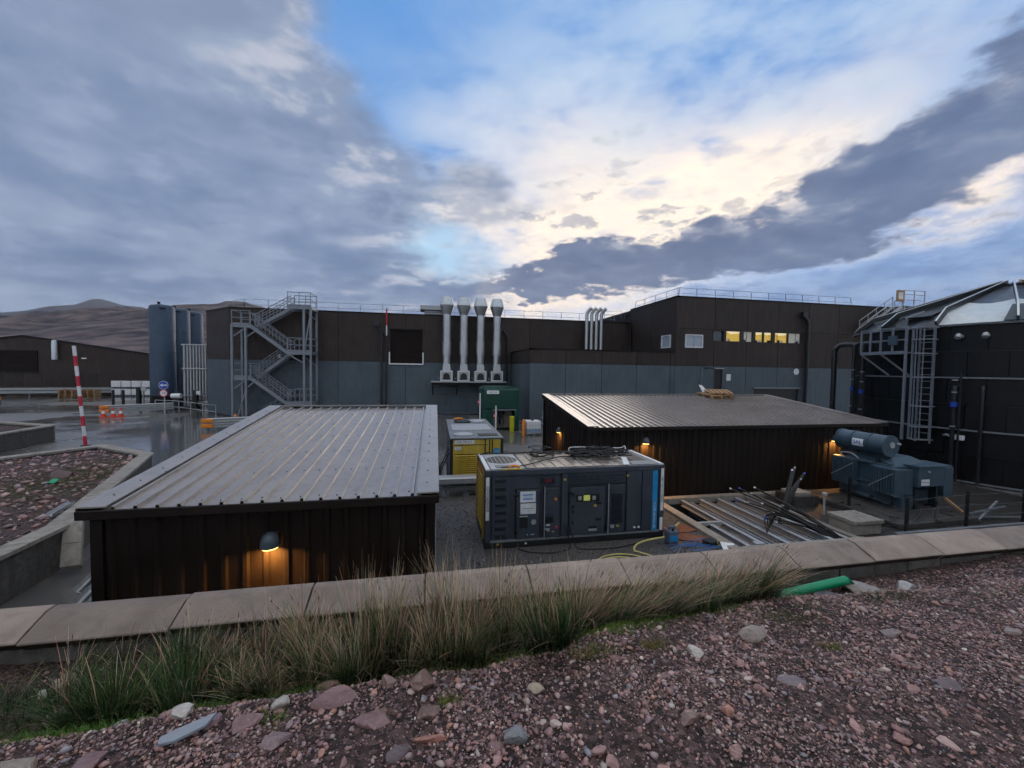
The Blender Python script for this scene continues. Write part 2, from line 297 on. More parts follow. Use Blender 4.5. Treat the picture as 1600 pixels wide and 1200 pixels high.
# ---------------------------------------------------------------- mesh helpers
WLOC = {}
class MB:
    """Collects simple solids in world coordinates; build() links them as one mesh object."""
    def __init__(s): s.v = []; s.f = []
    def add(s, vs, fs):
        k = len(s.v); s.v += [tuple(v) for v in vs]; s.f += [tuple(i + k for i in f) for f in fs]; return s
    def box(s, x0, x1, y0, y1, z0, z1, rz=0.0, about=None):
        vs = [(x, y, z) for z in (z0, z1) for (x, y) in ((x0, y0), (x1, y0), (x1, y1), (x0, y1))]
        if rz:
            cx, cy = about or ((x0 + x1) / 2, (y0 + y1) / 2); c, n = math.cos(rz), math.sin(rz)
            vs = [(cx + (x - cx) * c - (y - cy) * n, cy + (x - cx) * n + (y - cy) * c, z) for x, y, z in vs]
        return s.add(vs, [(0, 3, 2, 1), (4, 5, 6, 7), (0, 1, 5, 4), (1, 2, 6, 5), (2, 3, 7, 6), (3, 0, 4, 7)])
    def bar(s, p, q, w, h, up=(0, 0, 1)):
        p, q = Vector(p), Vector(q); d = (q - p).normalized(); u = Vector(up)
        if abs(d.dot(u)) > .98: u = Vector((0, 1, 0))
        a = d.cross(u).normalized() * (w / 2); b_ = a.cross(d).normalized() * (h / 2)
        vs = [e + sa * a + sb * b_ for e in (p, q) for sa, sb in ((-1, -1), (1, -1), (1, 1), (-1, 1))]
        return s.add(vs, [(0, 3, 2, 1), (4, 5, 6, 7), (0, 1, 5, 4), (1, 2, 6, 5), (2, 3, 7, 6), (3, 0, 4, 7)])
    def tube(s, pts, r, n=8, cap=True, r2=None):
        pts = [Vector(p) for p in pts]; rings = []; prev = None; m = len(pts)
        for i, p in enumerate(pts):
            d = (pts[min(i + 1, m - 1)] - pts[max(i - 1, 0)]).normalized()
            if prev is None:
                u = Vector((0, 0, 1)) if abs(d.z) < .9 else Vector((1, 0, 0)); a = d.cross(u).normalized()
            else: a = (prev - d * prev.dot(d)).normalized()
            prev = a; b_ = d.cross(a); rr = r if r2 is None else r + (r2 - r) * i / (m - 1)
            rings.append([p + (a * math.cos(2 * math.pi * k / n) + b_ * math.sin(2 * math.pi * k / n)) * rr for k in range(n)])
        fs = []
        for i in range(m - 1):
            for k in range(n): fs.append((i * n + k, i * n + (k + 1) % n, (i + 1) * n + (k + 1) % n, (i + 1) * n + k))
        if cap: fs += [tuple(range(n))[::-1], tuple((m - 1) * n + k for k in range(n))]
        return s.add([v for g in rings for v in g], fs)
    def lathe(s, prof, c, n=24, axis='z', cap=True):
        fs = []; vs = []
        for r, h in prof:
            for k in range(n):
                a = 2 * math.pi * k / n; u, w = r * math.cos(a), r * math.sin(a)
                vs.append((c[0] + u, c[1] + w, c[2] + h) if axis == 'z' else (c[0] + u, c[1] + h, c[2] + w) if axis == 'y' else (c[0] + h, c[1] + u, c[2] + w))
        for i in range(len(prof) - 1):
            for k in range(n): fs.append((i * n + k, i * n + (k + 1) % n, (i + 1) * n + (k + 1) % n, (i + 1) * n + k))
        if cap: fs += [tuple(range(n))[::-1], tuple((len(prof) - 1) * n + k for k in range(n))]
        return s.add(vs, fs)
    def prism(s, poly, lo, hi, axis='z'):
        n = len(poly); P = {'z': lambda a, b, h: (a, b, h), 'y': lambda a, b, h: (a, h, b), 'x': lambda a, b, h: (h, a, b)}[axis]
        vs = [P(a, b, lo) for a, b in poly] + [P(a, b, hi) for a, b in poly]
        return s.add(vs, [tuple(range(n))[::-1], tuple(range(n, 2 * n))] + [(i, (i + 1) % n, n + (i + 1) % n, n + i) for i in range(n)])
    def build(s, name, m, parent=None, smooth=False, bevel=0.0, kind=None, label=None):
        me = bpy.data.meshes.new(name); me.from_pydata(s.v, [], s.f); me.update()
        import bmesh
        bm = bmesh.new(); bm.from_mesh(me); bmesh.ops.recalc_face_normals(bm, faces=bm.faces); bm.to_mesh(me); bm.free()
        return link(name, me, m, parent, smooth, bevel, kind, label)
def link(name, me, m, parent=None, smooth=False, bevel=0.0, kind=None, label=None):
    o = bpy.data.objects.new(name, me); COL.objects.link(o)
    if not me.materials: me.materials.append(MATS[m])
    if smooth:
        me.polygons.foreach_set('use_smooth', [True] * len(me.polygons))
        me.set_sharp_from_angle(angle=R(38))
    if bevel:
        b = o.modifiers.new('edge', 'BEVEL'); b.width = bevel; b.segments = 2; b.limit_method = 'ANGLE'; b.angle_limit = R(40)
    if parent is not None:
        o.parent = parent
        if parent in WLOC: o.matrix_parent_inverse = Matrix.Translation(-WLOC[parent])
    if kind: o['kind'] = kind
    if label: o['label'] = label
    return o
def thing(name, label, cat, loc, group=None):
    o = bpy.data.objects.new(name, None); COL.objects.link(o); o.location = loc; o.empty_display_size = .2; WLOC[o] = Vector(loc)
    return tag(o, label, cat, group)
def tag(o, label, cat, group=None):
    o['label'] = label; o['category'] = cat
    if group: o['group'] = group
    return o
def clone(root, off, label=None):
    """Copy of a thing with its parts and their sub-parts, moved by off."""
    r = root.copy(); COL.objects.link(r); r.location = root.location + Vector(off)
    if label: r['label'] = label
    for ch in root.children:
        c = ch.copy(); COL.objects.link(c); c.parent = r; c.matrix_parent_inverse = ch.matrix_parent_inverse.copy()
        for g in ch.children:
            d = g.copy(); COL.objects.link(d); d.parent = c; d.matrix_parent_inverse = g.matrix_parent_inverse.copy()
    return r
def text(name, body, size, loc, rot, m, parent, align='CENTER', ext=.001):
    cu = bpy.data.curves.new(name, 'FONT'); cu.body = body; cu.size = size; cu.align_x = align; cu.align_y = 'CENTER'; cu.extrude = ext; cu.resolution_u = 2
    tmp = bpy.data.objects.new(name, cu); me = bpy.data.meshes.new_from_object(tmp); bpy.data.objects.remove(tmp); me.name = name
    me.materials.clear(); o = link(name, me, m, parent); o.location = loc; o.rotation_euler = rot; return o
def arc(c, r, a0, a1, n, plane='xz'):
    out = []
    for i in range(n + 1):
        a = a0 + (a1 - a0) * i / n; u, w = r * math.cos(a), r * math.sin(a)
        out.append((c[0] + u, c[1], c[2] + w) if plane == 'xz' else (c[0] + u, c[1] + w, c[2]) if plane == 'xy' else (c[0], c[1] + u, c[2] + w))
    return out
def smoothpath(pts, n=6):
    """Catmull-Rom through the points."""
    P = [Vector(p) for p in pts]; P = [P[0]] + P + [P[-1]]; out = []
    for i in range(1, len(P) - 2):
        for k in range(n):
            t = k / n; a, b, c, d = P[i - 1], P[i], P[i + 1], P[i + 2]
            out.append(.5 * ((2 * b) + (c - a) * t + (2 * a - 5 * b + 4 * c - d) * t * t + (3 * b - a - 3 * c + d) * t ** 3))
    out.append(P[-2]); return out
# ================================================================ SETTING
def structure(o): o['kind'] = 'structure'; return o
g = MB()
for (a, b, c, d) in ((-3000, 3000, -200, 8.34), (-3000, 7.37, 8.34, 12.0), (10.99, 3000, 8.34, 12.0), (-3000, 3000, 12.0, 4000)): g.add([(a, c, 0), (b, c, 0), (b, d, 0), (a, d, 0)], [(0, 1, 2, 3)])
structure(g.build('ground', 'wet_tarmac'))
g = MB()
for (a, b, c, d) in ((.05, 7.13, 3.6, 13.4), (7.13, 11.16, 3.6, 8.06)): g.box(a, b, c, d, -.02, .006)
structure(g.build('gravel_yard', 'wet_gravel'))
structure(MB().box(11.16, 21.0, 3.6, 12.3, -.02, .006).build('transformer_yard', 'dark_wet'))

def interp(x, xs, ys): return float(np.interp(x, xs, ys))
def polar_hill(name, m, az_deg, ridge_tan, r_in, r_ridge, r_out, bump, seed):
    """A ridge swept round the camera's side of the valley: height rises from r_in to r_ridge."""
    import mathutils.noise as mn
    A = np.concatenate([np.linspace(-85, -52, 30), np.linspace(-51.7, -12, 260), np.linspace(-10, 88, 50)]); rs = list(np.linspace(r_in, r_ridge, 46)) + [r_ridge * 1.12, r_out]
    v = []; f = []
    for i, a in enumerate(A):
        t = sum(interp(a + da_, az_deg, ridge_tan) for da_ in (-.4, -.2, 0, .2, .4)) / 5; H_ = t * r_ridge
        for j, r in enumerate(rs):
            s_ = (r - r_in) / (r_ridge - r_in); s_ = max(0, min(1, s_)); k = s_ ** 1.25 if r <= r_ridge else max(0, 1 - (r - r_ridge) / (r_out - r_ridge)) 
            x, y = r * math.sin(R(a)), r * math.cos(R(a))
            n_ = mn.fractal(Vector((x / 260, y / 260, seed)), .9, 2.1, 7) + .7 * (mn.ridged_multi_fractal(Vector((x / 170, y / 170, seed + 4)), .9, 2.1, 6, 1.0, 2.0) - 1.0)
            z = 4.0 + k * H_ * (1 - .0) + n_ * bump * min(1, s_ * 2) * (.35 if abs(r - r_ridge) < 1 else 1)
            v.append((x, y, max(z, -3)))
    nr = len(rs)
    for i in range(len(A) - 1):
        for j in range(nr - 1): f.append((i * nr + j, (i + 1) * nr + j, (i + 1) * nr + j + 1, i * nr + j + 1))
    mb = MB(); mb.add(v, f); return structure(mb.build(name, m, smooth=True))
# ridge profile as azimuth (deg) -> tangent of elevation
polar_hill('hill', 'hill', [-85, -60, -48, -41.14, -39.33, -37.38, -35.26, -33.44, -31.25, -27.8, -23.68, -19.79, -14.81, -5, 10, 40, 88],
           [.04, .05, .06, .064, .070, .077, .087, .097, .106, .119, .122, .118, .112, .09, .05, .03, .03], 170, 900, 1500, 15, 2.0)
polar_hill('mountain', 'mountain', [-85, -60, -48, -41.13, -39.69, -38.36, -37.56, -36.54, -35.89, -35.24, -34.57, -33.99, -33.43, -32.24, -28, -22, 0, 88],
           [.05, .06, .068, .074, .080, .091, .093, .097, .106, .111, .111, .107, .104, .103, .09, .05, .02, .02], 1300, 2900, 4200, 10, 5.0)

# ---------------------------------------------------------------- embankment in the foreground
import mathutils.noise as mnoise
def gz(x, y):
    """Height of the gravel bank the camera stands on."""
    crest = interp(x, [-6, -2.2, -.8, .3, 1.2, 2.2, 3.0, 5, 9], [2.15, 2.15, 2.25, 2.3, 2.5, 2.65, 2.8, 2.6, 2.6])
    drop = interp(x, [-6, -2, 1.5, 3, 5, 9], [.30, .34, .34, .26, .14, .08])
    foot = interp(x, [-6, 0, 3, 7, 16], [2.27, 2.25, 2.2, 2.36, 2.55])
    s_ = max(0., min(1., (y - crest) / .45)); s_ = s_ * s_ * (3 - 2 * s_)
    yy = max(0., min(1., (y - .3) / (crest - .3))) if y < crest else 1.0
    top = foot + drop + .20 * (1 - yy)
    z = top - drop * s_
    z += .035 * mnoise.fractal(Vector((x * 1.3, y * 1.3, 3.0)), 1.0, 2.0, 4) + .012 * mnoise.noise(Vector((x * 7, y * 7, 1.0)))
    if y > 2.95: z = min(z, foot + .04)
    return z
v = []; f = []
xs = np.concatenate([np.linspace(-30, -7, 12), np.linspace(-6.5, 9.5, 230), np.linspace(10, 40, 16)])
ys = np.concatenate([np.linspace(-14, -.5, 12), np.linspace(-.3, 3.42, 90)])
for x in xs:
    for y in ys: v.append((x, y, gz(x, y)))
ny = len(ys)
for i in range(len(xs) - 1):
    for j in range(ny - 1): f.append((i * ny + j, (i + 1) * ny + j, (i + 1) * ny + j + 1, i * ny + j + 1))
mb = MB(); mb.add(v, f); structure(mb.build('gravel_bank', 'red_soil', smooth=True))

# ---------------------------------------------------------------- retaining wall with sloping coping slabs
WT = 2.55
rw = thing('retaining_wall', 'long low block wall with sloping concrete coping slabs across the foreground', 'wall', (0, 3.45, 0))
MB().box(-30, 40, 3.36, 3.52, 0, 2.36).build('wall_core', 'block', rw)
k0 = -12
for k in range(k0, 22):
    x0 = 1.77 + .92 * k + .006; x1 = x0 + .92 - .012
    dz_ = rnd.uniform(-.008, .008); o_ = rnd.uniform(-.008, .008)
    prof = [(3.345, 2.368 + dz_), (3.325 + o_, 2.37 + dz_), (3.262 + o_, 2.442 + dz_), (3.266 + o_, 2.455 + dz_), (3.49, WT + dz_), (3.575, WT + dz_), (3.575, 2.37 + dz_)]
    c = MB(); c.prism([(a, b) for a, b in prof], x0, x1, 'x')
    so = c.build('coping_slab', 'coping', rw, bevel=.006); so.data.materials.append(MATS['coping_shade_damp'])   # drip edge painted dark: shade under the overhang plus damp and algae
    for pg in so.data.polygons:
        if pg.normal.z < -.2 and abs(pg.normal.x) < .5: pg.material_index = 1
for row in range(2):
    for k in range(-3, 26):
        x0 = 1.0 + .45 * k + (.22 if row else 0) + .005
        if x0 < -4: continue
        MB().box(x0, x0 + .44, 3.325 + rnd.uniform(-.006, .006), 3.5, 2.372 - .222 * (row + 1) + .008, 2.372 - .222 * row).build('block', 'block', rw, bevel=.006)

# ================================================================ FACTORY
fac = thing('factory_building', 'large flat roofed factory clad brown above and blue grey below', 'building', (0, 37.5, 0))
MB().prism([(-20.35, 41.1), (-17.0, 37.62), (7.3, 37.62), (7.3, 29.85), (44, 29.85), (44, 78), (-20.35, 78)], .01, 4.8).build('lower_core', 'dark_flash', fac)
MB().prism([(-20.35, 41.1), (-17.0, 37.62), (19.6, 37.62), (19.6, 78), (-20.35, 78)], 4.8, 9.15).build('upper_core', 'dark_flash', fac)
MB().prism([(19.6, 29.85), (44, 29.85), (44, 78), (19.6, 78)], 4.8, 10.5).build('tall_core', 'dark_flash', fac)
MB().prism([(7.3, 29.85), (19.58, 29.85), (19.58, 37.6), (7.3, 37.6)], 4.8, 5.86).build('low_core', 'dark_flash', fac)
def cut(rc, op):
    """Rectangle rc minus the openings op: list of rectangles (a0,a1,z0,z1)."""
    out = [rc]
    for (b0, b1, y0, y1) in op:
        nw = []
        for (a0, a1, z0, z1) in out:
            if b1 <= a0 or b0 >= a1 or y1 <= z0 or y0 >= z1: nw.append((a0, a1, z0, z1)); continue
            if b0 > a0: nw.append((a0, b0, z0, z1))
            if b1 < a1: nw.append((b1, a1, z0, z1))
            m0, m1 = max(a0, b0), min(a1, b1)
            if y0 > z0: nw.append((m0, m1, z0, y0))
            if y1 < z1: nw.append((m0, m1, y1, z1))
        out = nw
    return out
def clad(p, q, z0, z1, pitch, m, openings=(), th=.10, first=0.0):
    """Vertical panels along p->q (plan), outer face on that line, each panel its own part; openings in (distance,height)."""
    p, q = Vector((*p, 0)), Vector((*q, 0)); Ln = (q - p).length; d = (q - p) / Ln; n_ = Vector((d.y, -d.x, 0))
    edges = [0.0]; a = first if first else pitch
    while a < Ln - .3: edges.append(a); a += pitch
    edges.append(Ln)
    for e0, e1 in zip(edges[:-1], edges[1:]):
        mb = MB()
        for (a0, a1, h0, h1) in cut((e0 + .018, e1 - .018, z0 + .01, z1 - .01), openings):
            A = [p + d * a0, p + d * a1, p + d * a1 - n_ * th, p + d * a0 - n_ * th]
            mb.prism([(w.x, w.y) for w in A], h0, h1)
        if mb.v: mb.build('cladding_panel', m, fac)
ops_l = [(13.05, 15.9, 4.74, 7.78)]
clad((-17.05, 37.5), (19.48, 37.5), 4.85, 9.15, 5.8, 'brown_clad', ops_l, first=8.6)
clad((-17.05, 37.5), (7.15, 37.5), .05, 4.85, 5.8, 'blue_clad', [(13.05, 15.9, 4.7, 4.86), (17.6, 20.3, .0, 2.75)], first=8.6)
clad((-20.45, 40.9), (-17.05, 37.5), 4.85, 9.15, 5, 'brown_clad'); clad((-20.45, 40.9), (-17.05, 37.5), .05, 4.85, 5, 'blue_clad')
clad((7.15, 29.7), (19.48, 29.7), 4.85, 5.9, 3.0, 'brown_clad', first=2.9); clad((7.15, 29.7), (19.48, 29.7), .05, 4.85, 3.0, 'blue_clad', first=2.9)
clad((7.15, 37.5), (7.15, 29.7), 4.85, 5.9, 3.9, 'brown_clad'); clad((7.15, 37.5), (7.15, 29.7), .05, 4.85, 3.9, 'blue_clad')
STRIP = (22.9 - 19.48, 31.85 - 19.48, 6.92, 7.92); W2 = (20.32 - 19.48, 21.98 - 19.48, 6.36, 7.46)
clad((19.48, 29.7), (44, 29.7), 4.85, 7.95, 3.15, 'brown_clad', [STRIP, W2], first=3.6); clad((19.48, 29.7), (44, 29.7), 7.95, 10.5, 3.15, 'brown_clad', first=3.6)
clad((19.48, 29.7), (44, 29.7), .05, 4.85, 3.15, 'blue_clad', [(3.72, 4.5, .0, 4.62), (7.62, 12.2, .0, 2.97)], first=3.6)
clad((19.48, 37.5), (19.48, 29.7), 5.9, 10.5, 3.9, 'brown_clad', [(5.75, 7.15, 6.36, 7.46)])
# parapet flashings
for (p, q, z) in [((-17.05, 37.5), (19.48, 37.5), 9.15), ((-20.45, 40.9), (-17.05, 37.5), 9.15), ((7.15, 29.7), (19.46, 29.7), 5.9), ((7.15, 37.5), (7.15, 29.7), 5.9), ((19.48, 29.7), (44, 29.7), 10.5), ((19.48, 37.6), (19.48, 29.7), 10.5)]:
    p, q = Vector((*p, 0)), Vector((*q, 0)); d = (q - p).normalized(); n_ = Vector((d.y, -d.x, 0))
    a, b = p + n_ * .03 - d * .03 + Vector((0, 0, z)), q + n_ * .03 + d * .03 + Vector((0, 0, z)); c, e = b - n_ * .45, a - n_ * .45; up = Vector((0, 0, .11))
    MB().add([a, b, c, e, a + up, b + up, c + up, e + up], [(0, 3, 2, 1), (4, 5, 6, 7), (0, 1, 5, 4), (1, 2, 6, 5), (2, 3, 7, 6), (3, 0, 4, 7)]).build('parapet_flashing', 'dark_flash', fac)
# hoist door recess with pale sill frame
rd = MB().box(-4.0, -1.15, 37.605, 37.618, 4.75, 7.77).build('hoist_door', 'maroon', fac)
for i in range(6): MB().box(-3.98, -1.17, 37.585, 37.605, 4.78 + i * .5, 5.25 + i * .5).build('door_slat', 'maroon', rd)
MB().box(-4.1, -1.05, 37.36, 37.48, 4.62, 4.74).box(-4.12, -4.0, 37.36, 37.48, 4.74, 5.75).box(-1.15, -1.03, 37.36, 37.48, 4.74, 5.75).build('sill_frame', 'white_paint', fac)
MB().box(-4.02, -1.13, 37.44, 37.49, 7.78, 7.9).build('door_head', 'dark_flash', fac)
# roller door under the flues, personnel door, loading opening
ro = MB().box(.55, 3.25, 37.58, 37.62, .02, 2.75).build('roller_door', 'blue_clad', fac)
for i in range(11): MB().box(.56, 3.24, 37.55, 37.58, .04 + i * .245, .27 + i * .245).build('door_slat', 'blue_clad', ro)
MB().box(23.22, 23.96, 29.8, 29.84, .02, 4.6).build('side_door', 'black', fac)
MB().box(27.1, 31.66, 29.83, 29.845, .02, 2.95).build('loading_opening', 'black', fac)
MB().box(27.0, 31.78, 29.6, 29.69, 2.97, 3.1).build('opening_head', 'galv_dark', fac)
MB().box(23.15, 24.03, 29.58, 29.69, 4.63, 4.7).build('door_head', 'galv', fac)
# windows
def framed_window(name, x0, x1, z0, z1, side=False):
    fr = MB(); w = .09
    for (a, b, c, d) in ((x0, x1, z0, z0 + w), (x0, x1, z1 - w, z1), (x0, x0 + w, z0 + w, z1 - w), (x1 - w, x1, z0 + w, z1 - w)):
        fr.box(a, b, 29.62, 29.74, c, d) if not side else fr.box(19.40, 19.52, a, b, c, d)
    o = fr.build('window', 'white_paint', fac)
    m_ = (x0 + x1) / 2
    for a, b in ((x0 + w, m_ - .015), (m_ + .015, x1 - w)):
        (MB().box(a, b, 29.70, 29.72, z0 + w, z1 - w) if not side else MB().box(19.48, 19.5, a, b, z0 + w, z1 - w)).build('pane', 'blind', o)
framed_window('window', 20.32, 21.98, 6.36, 7.46); framed_window('window', 30.35, 31.75, 6.36, 7.46, True)
sw = MB()
PN = [(22.97, 23.95, 'window_glass'), (24.2, 25.6, 'room_lit'), (25.9, 26.78, 'room_dim'), (27.02, 27.82, 'room_lit'), (27.92, 28.72, 'room_lit'), (29.02, 30.32, 'room_lit'), (30.42, 31.7, 'room_dim')]
sw.box(22.9, 31.85, 29.68, 29.78, 6.92, 7.0).box(22.9, 31.85, 29.68, 29.78, 7.84, 7.92)
ed = [22.9] + [e for a, b, _ in PN for e in (a, b)] + [31.85]
for i in range(0, len(ed), 2): sw.box(ed[i], ed[i + 1], 29.68, 29.78, 7.0, 7.84)
swo = sw.build('strip_window', 'black', fac, label='long strip window, several panes lit yellow')
for a, b, m_ in PN:
    MB().box(a, b, 29.835, 29.845, 7.0, 7.84).build('pane', m_, swo)
    if m_ != 'window_glass':
        MB().prism([(a + .02, 7.84), (b - .02, 7.84), (b - .02, 7.70), (a + .02 + (b - a) * .35, 7.62)], 29.82, 29.83, 'y').build('ceiling_strip', 'ceiling_glow' if m_ == 'room_lit' else 'room_dim', swo)
        for _ in range(2):
            u = rnd.uniform(a + .05, b - .35); MB().box(u, u + rnd.uniform(.15, .4), 29.79, 29.81, 7.0, 7.0 + rnd.uniform(.10, .34)).build('desk_silhouette', rnd.choice(('blind', 'room_dim', 'dark_flash')), swo)
        if rnd.random() < .5: u = rnd.uniform(a + .1, b - .2); MB().box(u, u + .03, 29.80, 29.82, 7.0, 7.84).build('mullion', 'black', swo)
# rainwater pipes, cables, signs on the wall
def downpipe(x, y, ztop, r, hop=True, label=None):
    mb = MB(); mb.tube([(x, y, .02), (x, y, ztop - .9), (x - .12, y, ztop - .6), (x - .35, y + .1, ztop - .25)], r, 12)
    if hop: mb.box(x - .62, x - .18, y - .12, y + .2, ztop - .3, ztop + .12)
    for z in np.arange(1.2, ztop - 1, 1.6): mb.lathe([(r * 1.35, -.05), (r * 1.35, .05)], (x, y, z), 12)
    mb.build('downpipe', 'pipe_black', fac, smooth=True, label=label)
downpipe(32.15, 29.45, 9.6, .15); downpipe(-4.72, 37.3, 8.35, .09); downpipe(-4.32, 37.3, 8.0, .07, False); downpipe(6.75, 37.25, 8.2, .09, False); downpipe(19.3, 37.2, 9.9, .09)
MB().tube([(21.9, 29.55, 4.7), (21.9, 29.55, .1)], .04, 8).build('conduit', 'galv_dark', fac)
pl = MB(); pl.tube([(-4.28, 37.2, 7.2), (-4.28, 37.2, 8.1)], .06, 8); pl.build('marker_pole', 'white_paint', fac)
MB().tube([(-4.28, 37.2, 8.1), (-4.28, 37.2, 9.6)], .065, 8).build('marker_pole', 'red_paint', fac)
MB().box(24.35, 24.75, 29.66, 29.69, 3.65, 4.2).build('notice', 'white_paper', fac)
MB().lathe([(.27, 0), (.27, .02)], (31.35, 29.66, 4.5), 16, 'y').build('notice', 'white_paper', fac)
MB().box(-13.3, -13.0, 37.45, 37.49, 5.0, 5.35).box(-12.85, -12.75, 37.45, 37.49, 5.05, 5.2).build('notice', 'white_paper', fac)
MB().tube([(22.3, 29.7, 4.72), (22.3, 29.3, 4.7), (22.65, 29.2, 4.66)], .05, 8).box(21.95, 22.4, 29.1, 29.3, 4.62, 4.75).build('camera_bracket', 'black', fac)
# roof guard rails
def guard(pts, z, h=1.05, step=1.9, lean=0.0):
    mb = MB()
    for (p, q) in zip(pts[:-1], pts[1:]):
        p, q = Vector((*p, z)), Vector((*q, z)); Ln = (q - p).length; n_ = max(1, round(Ln / step)); d = (q - p) / Ln; o_ = Vector((-d.y, d.x, 0)) * lean
        for k in range(n_ + 1):
            a = p + d * (Ln * k / n_); mb.bar(a, a + Vector((0, 0, h)) + o_, .035, .035)
        for hh in (.55, 1.0): mb.bar(p + Vector((0, 0, h * hh)) + o_ * hh, q + Vector((0, 0, h * hh)) + o_ * hh, .028, .028)
    mb.build('roof_guard_rail', 'galv_dark', fac)
guard([(-19.6, 42.2), (-16.6, 39.2), (18.5, 39.2)], 9.16); guard([(20.4, 38.5), (20.4, 30.9), (38.5, 30.9)], 10.5, lean=.12)
guard([(16.5, 41.5), (19.4, 39.5)], 9.8, .9)

# ---------------------------------------------------------------- rooftop unit behind the first flue
ru = thing('rooftop_unit', 'grey louvred roof ventilator hood behind the tall silver flues', 'roof vent', (-.4, 39, 9.15))
MB().box(-1.0, 1.0, 38.4, 39.8, 9.16, 9.8).build('body', 'galv_dark', ru)
for i in range(3): MB().box(-.98, .98, 38.34, 38.4, 9.25 + i * .18, 9.36 + i * .18).build('louvre', 'galv', ru)
MB().prism([(38.1, 9.8), (38.5, 10.25), (39.7, 10.25), (40.1, 9.8)], -1.4, 1.4, 'x').build('hood', 'galv_dark', ru)

# ---------------------------------------------------------------- silver flues on their shelf
sh = thing('flue_shelf', 'long galvanised shelf on the factory wall carrying the silver flues', 'shelf', (3, 36.6, 3.05))
MB().box(-.35, 6.5, 35.9, 37.45, 3.08, 3.18).build('deck', 'galv', sh)
MB().box(-.3, 6.45, 36.0, 36.12, 2.86, 3.08).build('edge_beam', 'dark_flash', sh)
for x in (-.2, 2.0, 4.2, 6.3): MB().bar((x, 36.1, 2.95), (x, 37.45, 1.9), .08, .1).build('bracket', 'dark_flash', sh)
ORD = ['first', 'second', 'third', 'fourth']
for i, x in enumerate((1.02, 2.55, 4.08, 5.6)):
    t = thing('exhaust_flue', f'tall silver flue with flared cowl on the wall shelf, {ORD[i]} from the hoist door side', 'flue', (x, 36.5, 3.18), 'four silver flues on the wall shelf')
    y = 36.55
    d = MB(); d.lathe([(.34, 4.1), (.34, 5.55), (.40, 5.6), (.40, 6.75), (.355, 6.8), (.355, 9.25)], (x, y, 0), 24); d.build('duct', 'stain_steel', t, smooth=True)
    for z in (5.58, 6.77, 7.3, 8.0, 8.4): MB().lathe([(.41, -.025), (.41, .025)], (x, y, z), 24).build('band', 'galv', t, smooth=True)
    MB().lathe([(.36, 9.2), (.39, 9.3), (.63, 9.95), (.64, 10.02)], (x, y, 0), 28).build('lower_cone', 'stain_steel', t, smooth=True)
    cw = MB().lathe([(.65, 10.02), (.64, 10.1), (.46, 10.76), (.44, 10.76), (.44, 10.5)], (x, y, 0), 28).build('cowl', 'white_cowl', t, smooth=True)
    MB().lathe([(.43, 10.55), (.01, 10.56)], (x, y, 0), 20, cap=False).build('opening', 'black', cw)
    MB().add([(x - .3, y - .33, 4.75), (x + .3, y - .33, 4.75), (x + .3, y - .3, 4.75), (x - .3, y - .3, 4.75), (x - .36, y - .45, 4.12), (x + .36, y - .45, 4.12), (x + .36, y - .3, 4.12), (x - .36, y - .3, 4.12)], [(0, 1, 2, 3), (7, 6, 5, 4), (0, 4, 5, 1), (1, 5, 6, 2), (2, 6, 7, 3), (3, 7, 4, 0)]).build('transition', 'galv', t)
    bx = MB().box(x - .55, x + .52, y - .5, y + .5, 3.2, 4.12).build('fan_box', 'galv', t)
    for (a, b, c, e) in ((-.56, -.46, 3.2, 4.14), (.43, .53, 3.2, 4.14), (-.46, .43, 3.2, 3.32), (-.46, .43, 4.02, 4.14)): MB().box(x + a, x + b, y - .56, y - .5, c, e).build('box_frame', 'white_paint', bx)
    MB().lathe([(.3, -.05), (.26, 0)], (x - .01, y - .5, 3.62), 20, 'y').build('fan_inlet', 'black', bx)
    MB().box(x - .36, x + .33, y - .57, y - .51, 3.32, 3.46).prism([(x - .3, 3.46), (x + .28, 3.46), (x + .06, 3.72), (x - .08, 3.72)], y - .57, y - .51, 'y').build('motor_mount', 'black', bx)
    MB().lathe([(.09, -.18), (.09, 0)], (x - .62, y - .2, 3.42), 12, 'x').build('motor', 'galv_dark', bx)
# ---------------------------------------------------------------- slim steel exhausts standing on the low roof
for i, x in enumerate((14.45, 14.95, 15.45, 15.95)):
    t = thing('slim_exhaust', f'slim steel exhaust pipe with slanted tip on low roof, {ORD[i]} from the big flues', 'exhaust', (x, 36.7, 5.9), 'four slim exhaust pipes on the low roof')
    y = 36.7
    MB().tube([(x, y, 6.1), (x, y, 9.75), (x + .05, y - .02, 9.95), (x + .18, y - .08, 10.18), (x + .4, y - .18, 10.38)], .17, 14).build('pipe', 'stain_steel', t, smooth=True)
    MB().tube([(x + .395, y - .178, 10.375), (x + .405, y - .182, 10.384)], .135, 14).build('opening', 'black', t)
    for z in (6.9, 8.1, 9.1): MB().lathe([(.18, -.03), (.18, .03)], (x, y, z), 14).build('band', 'galv', t, smooth=True)
    MB().box(x - .22, x + .22, y - .22, y + .22, 5.9, 6.1).build('base_plate', 'galv', t)

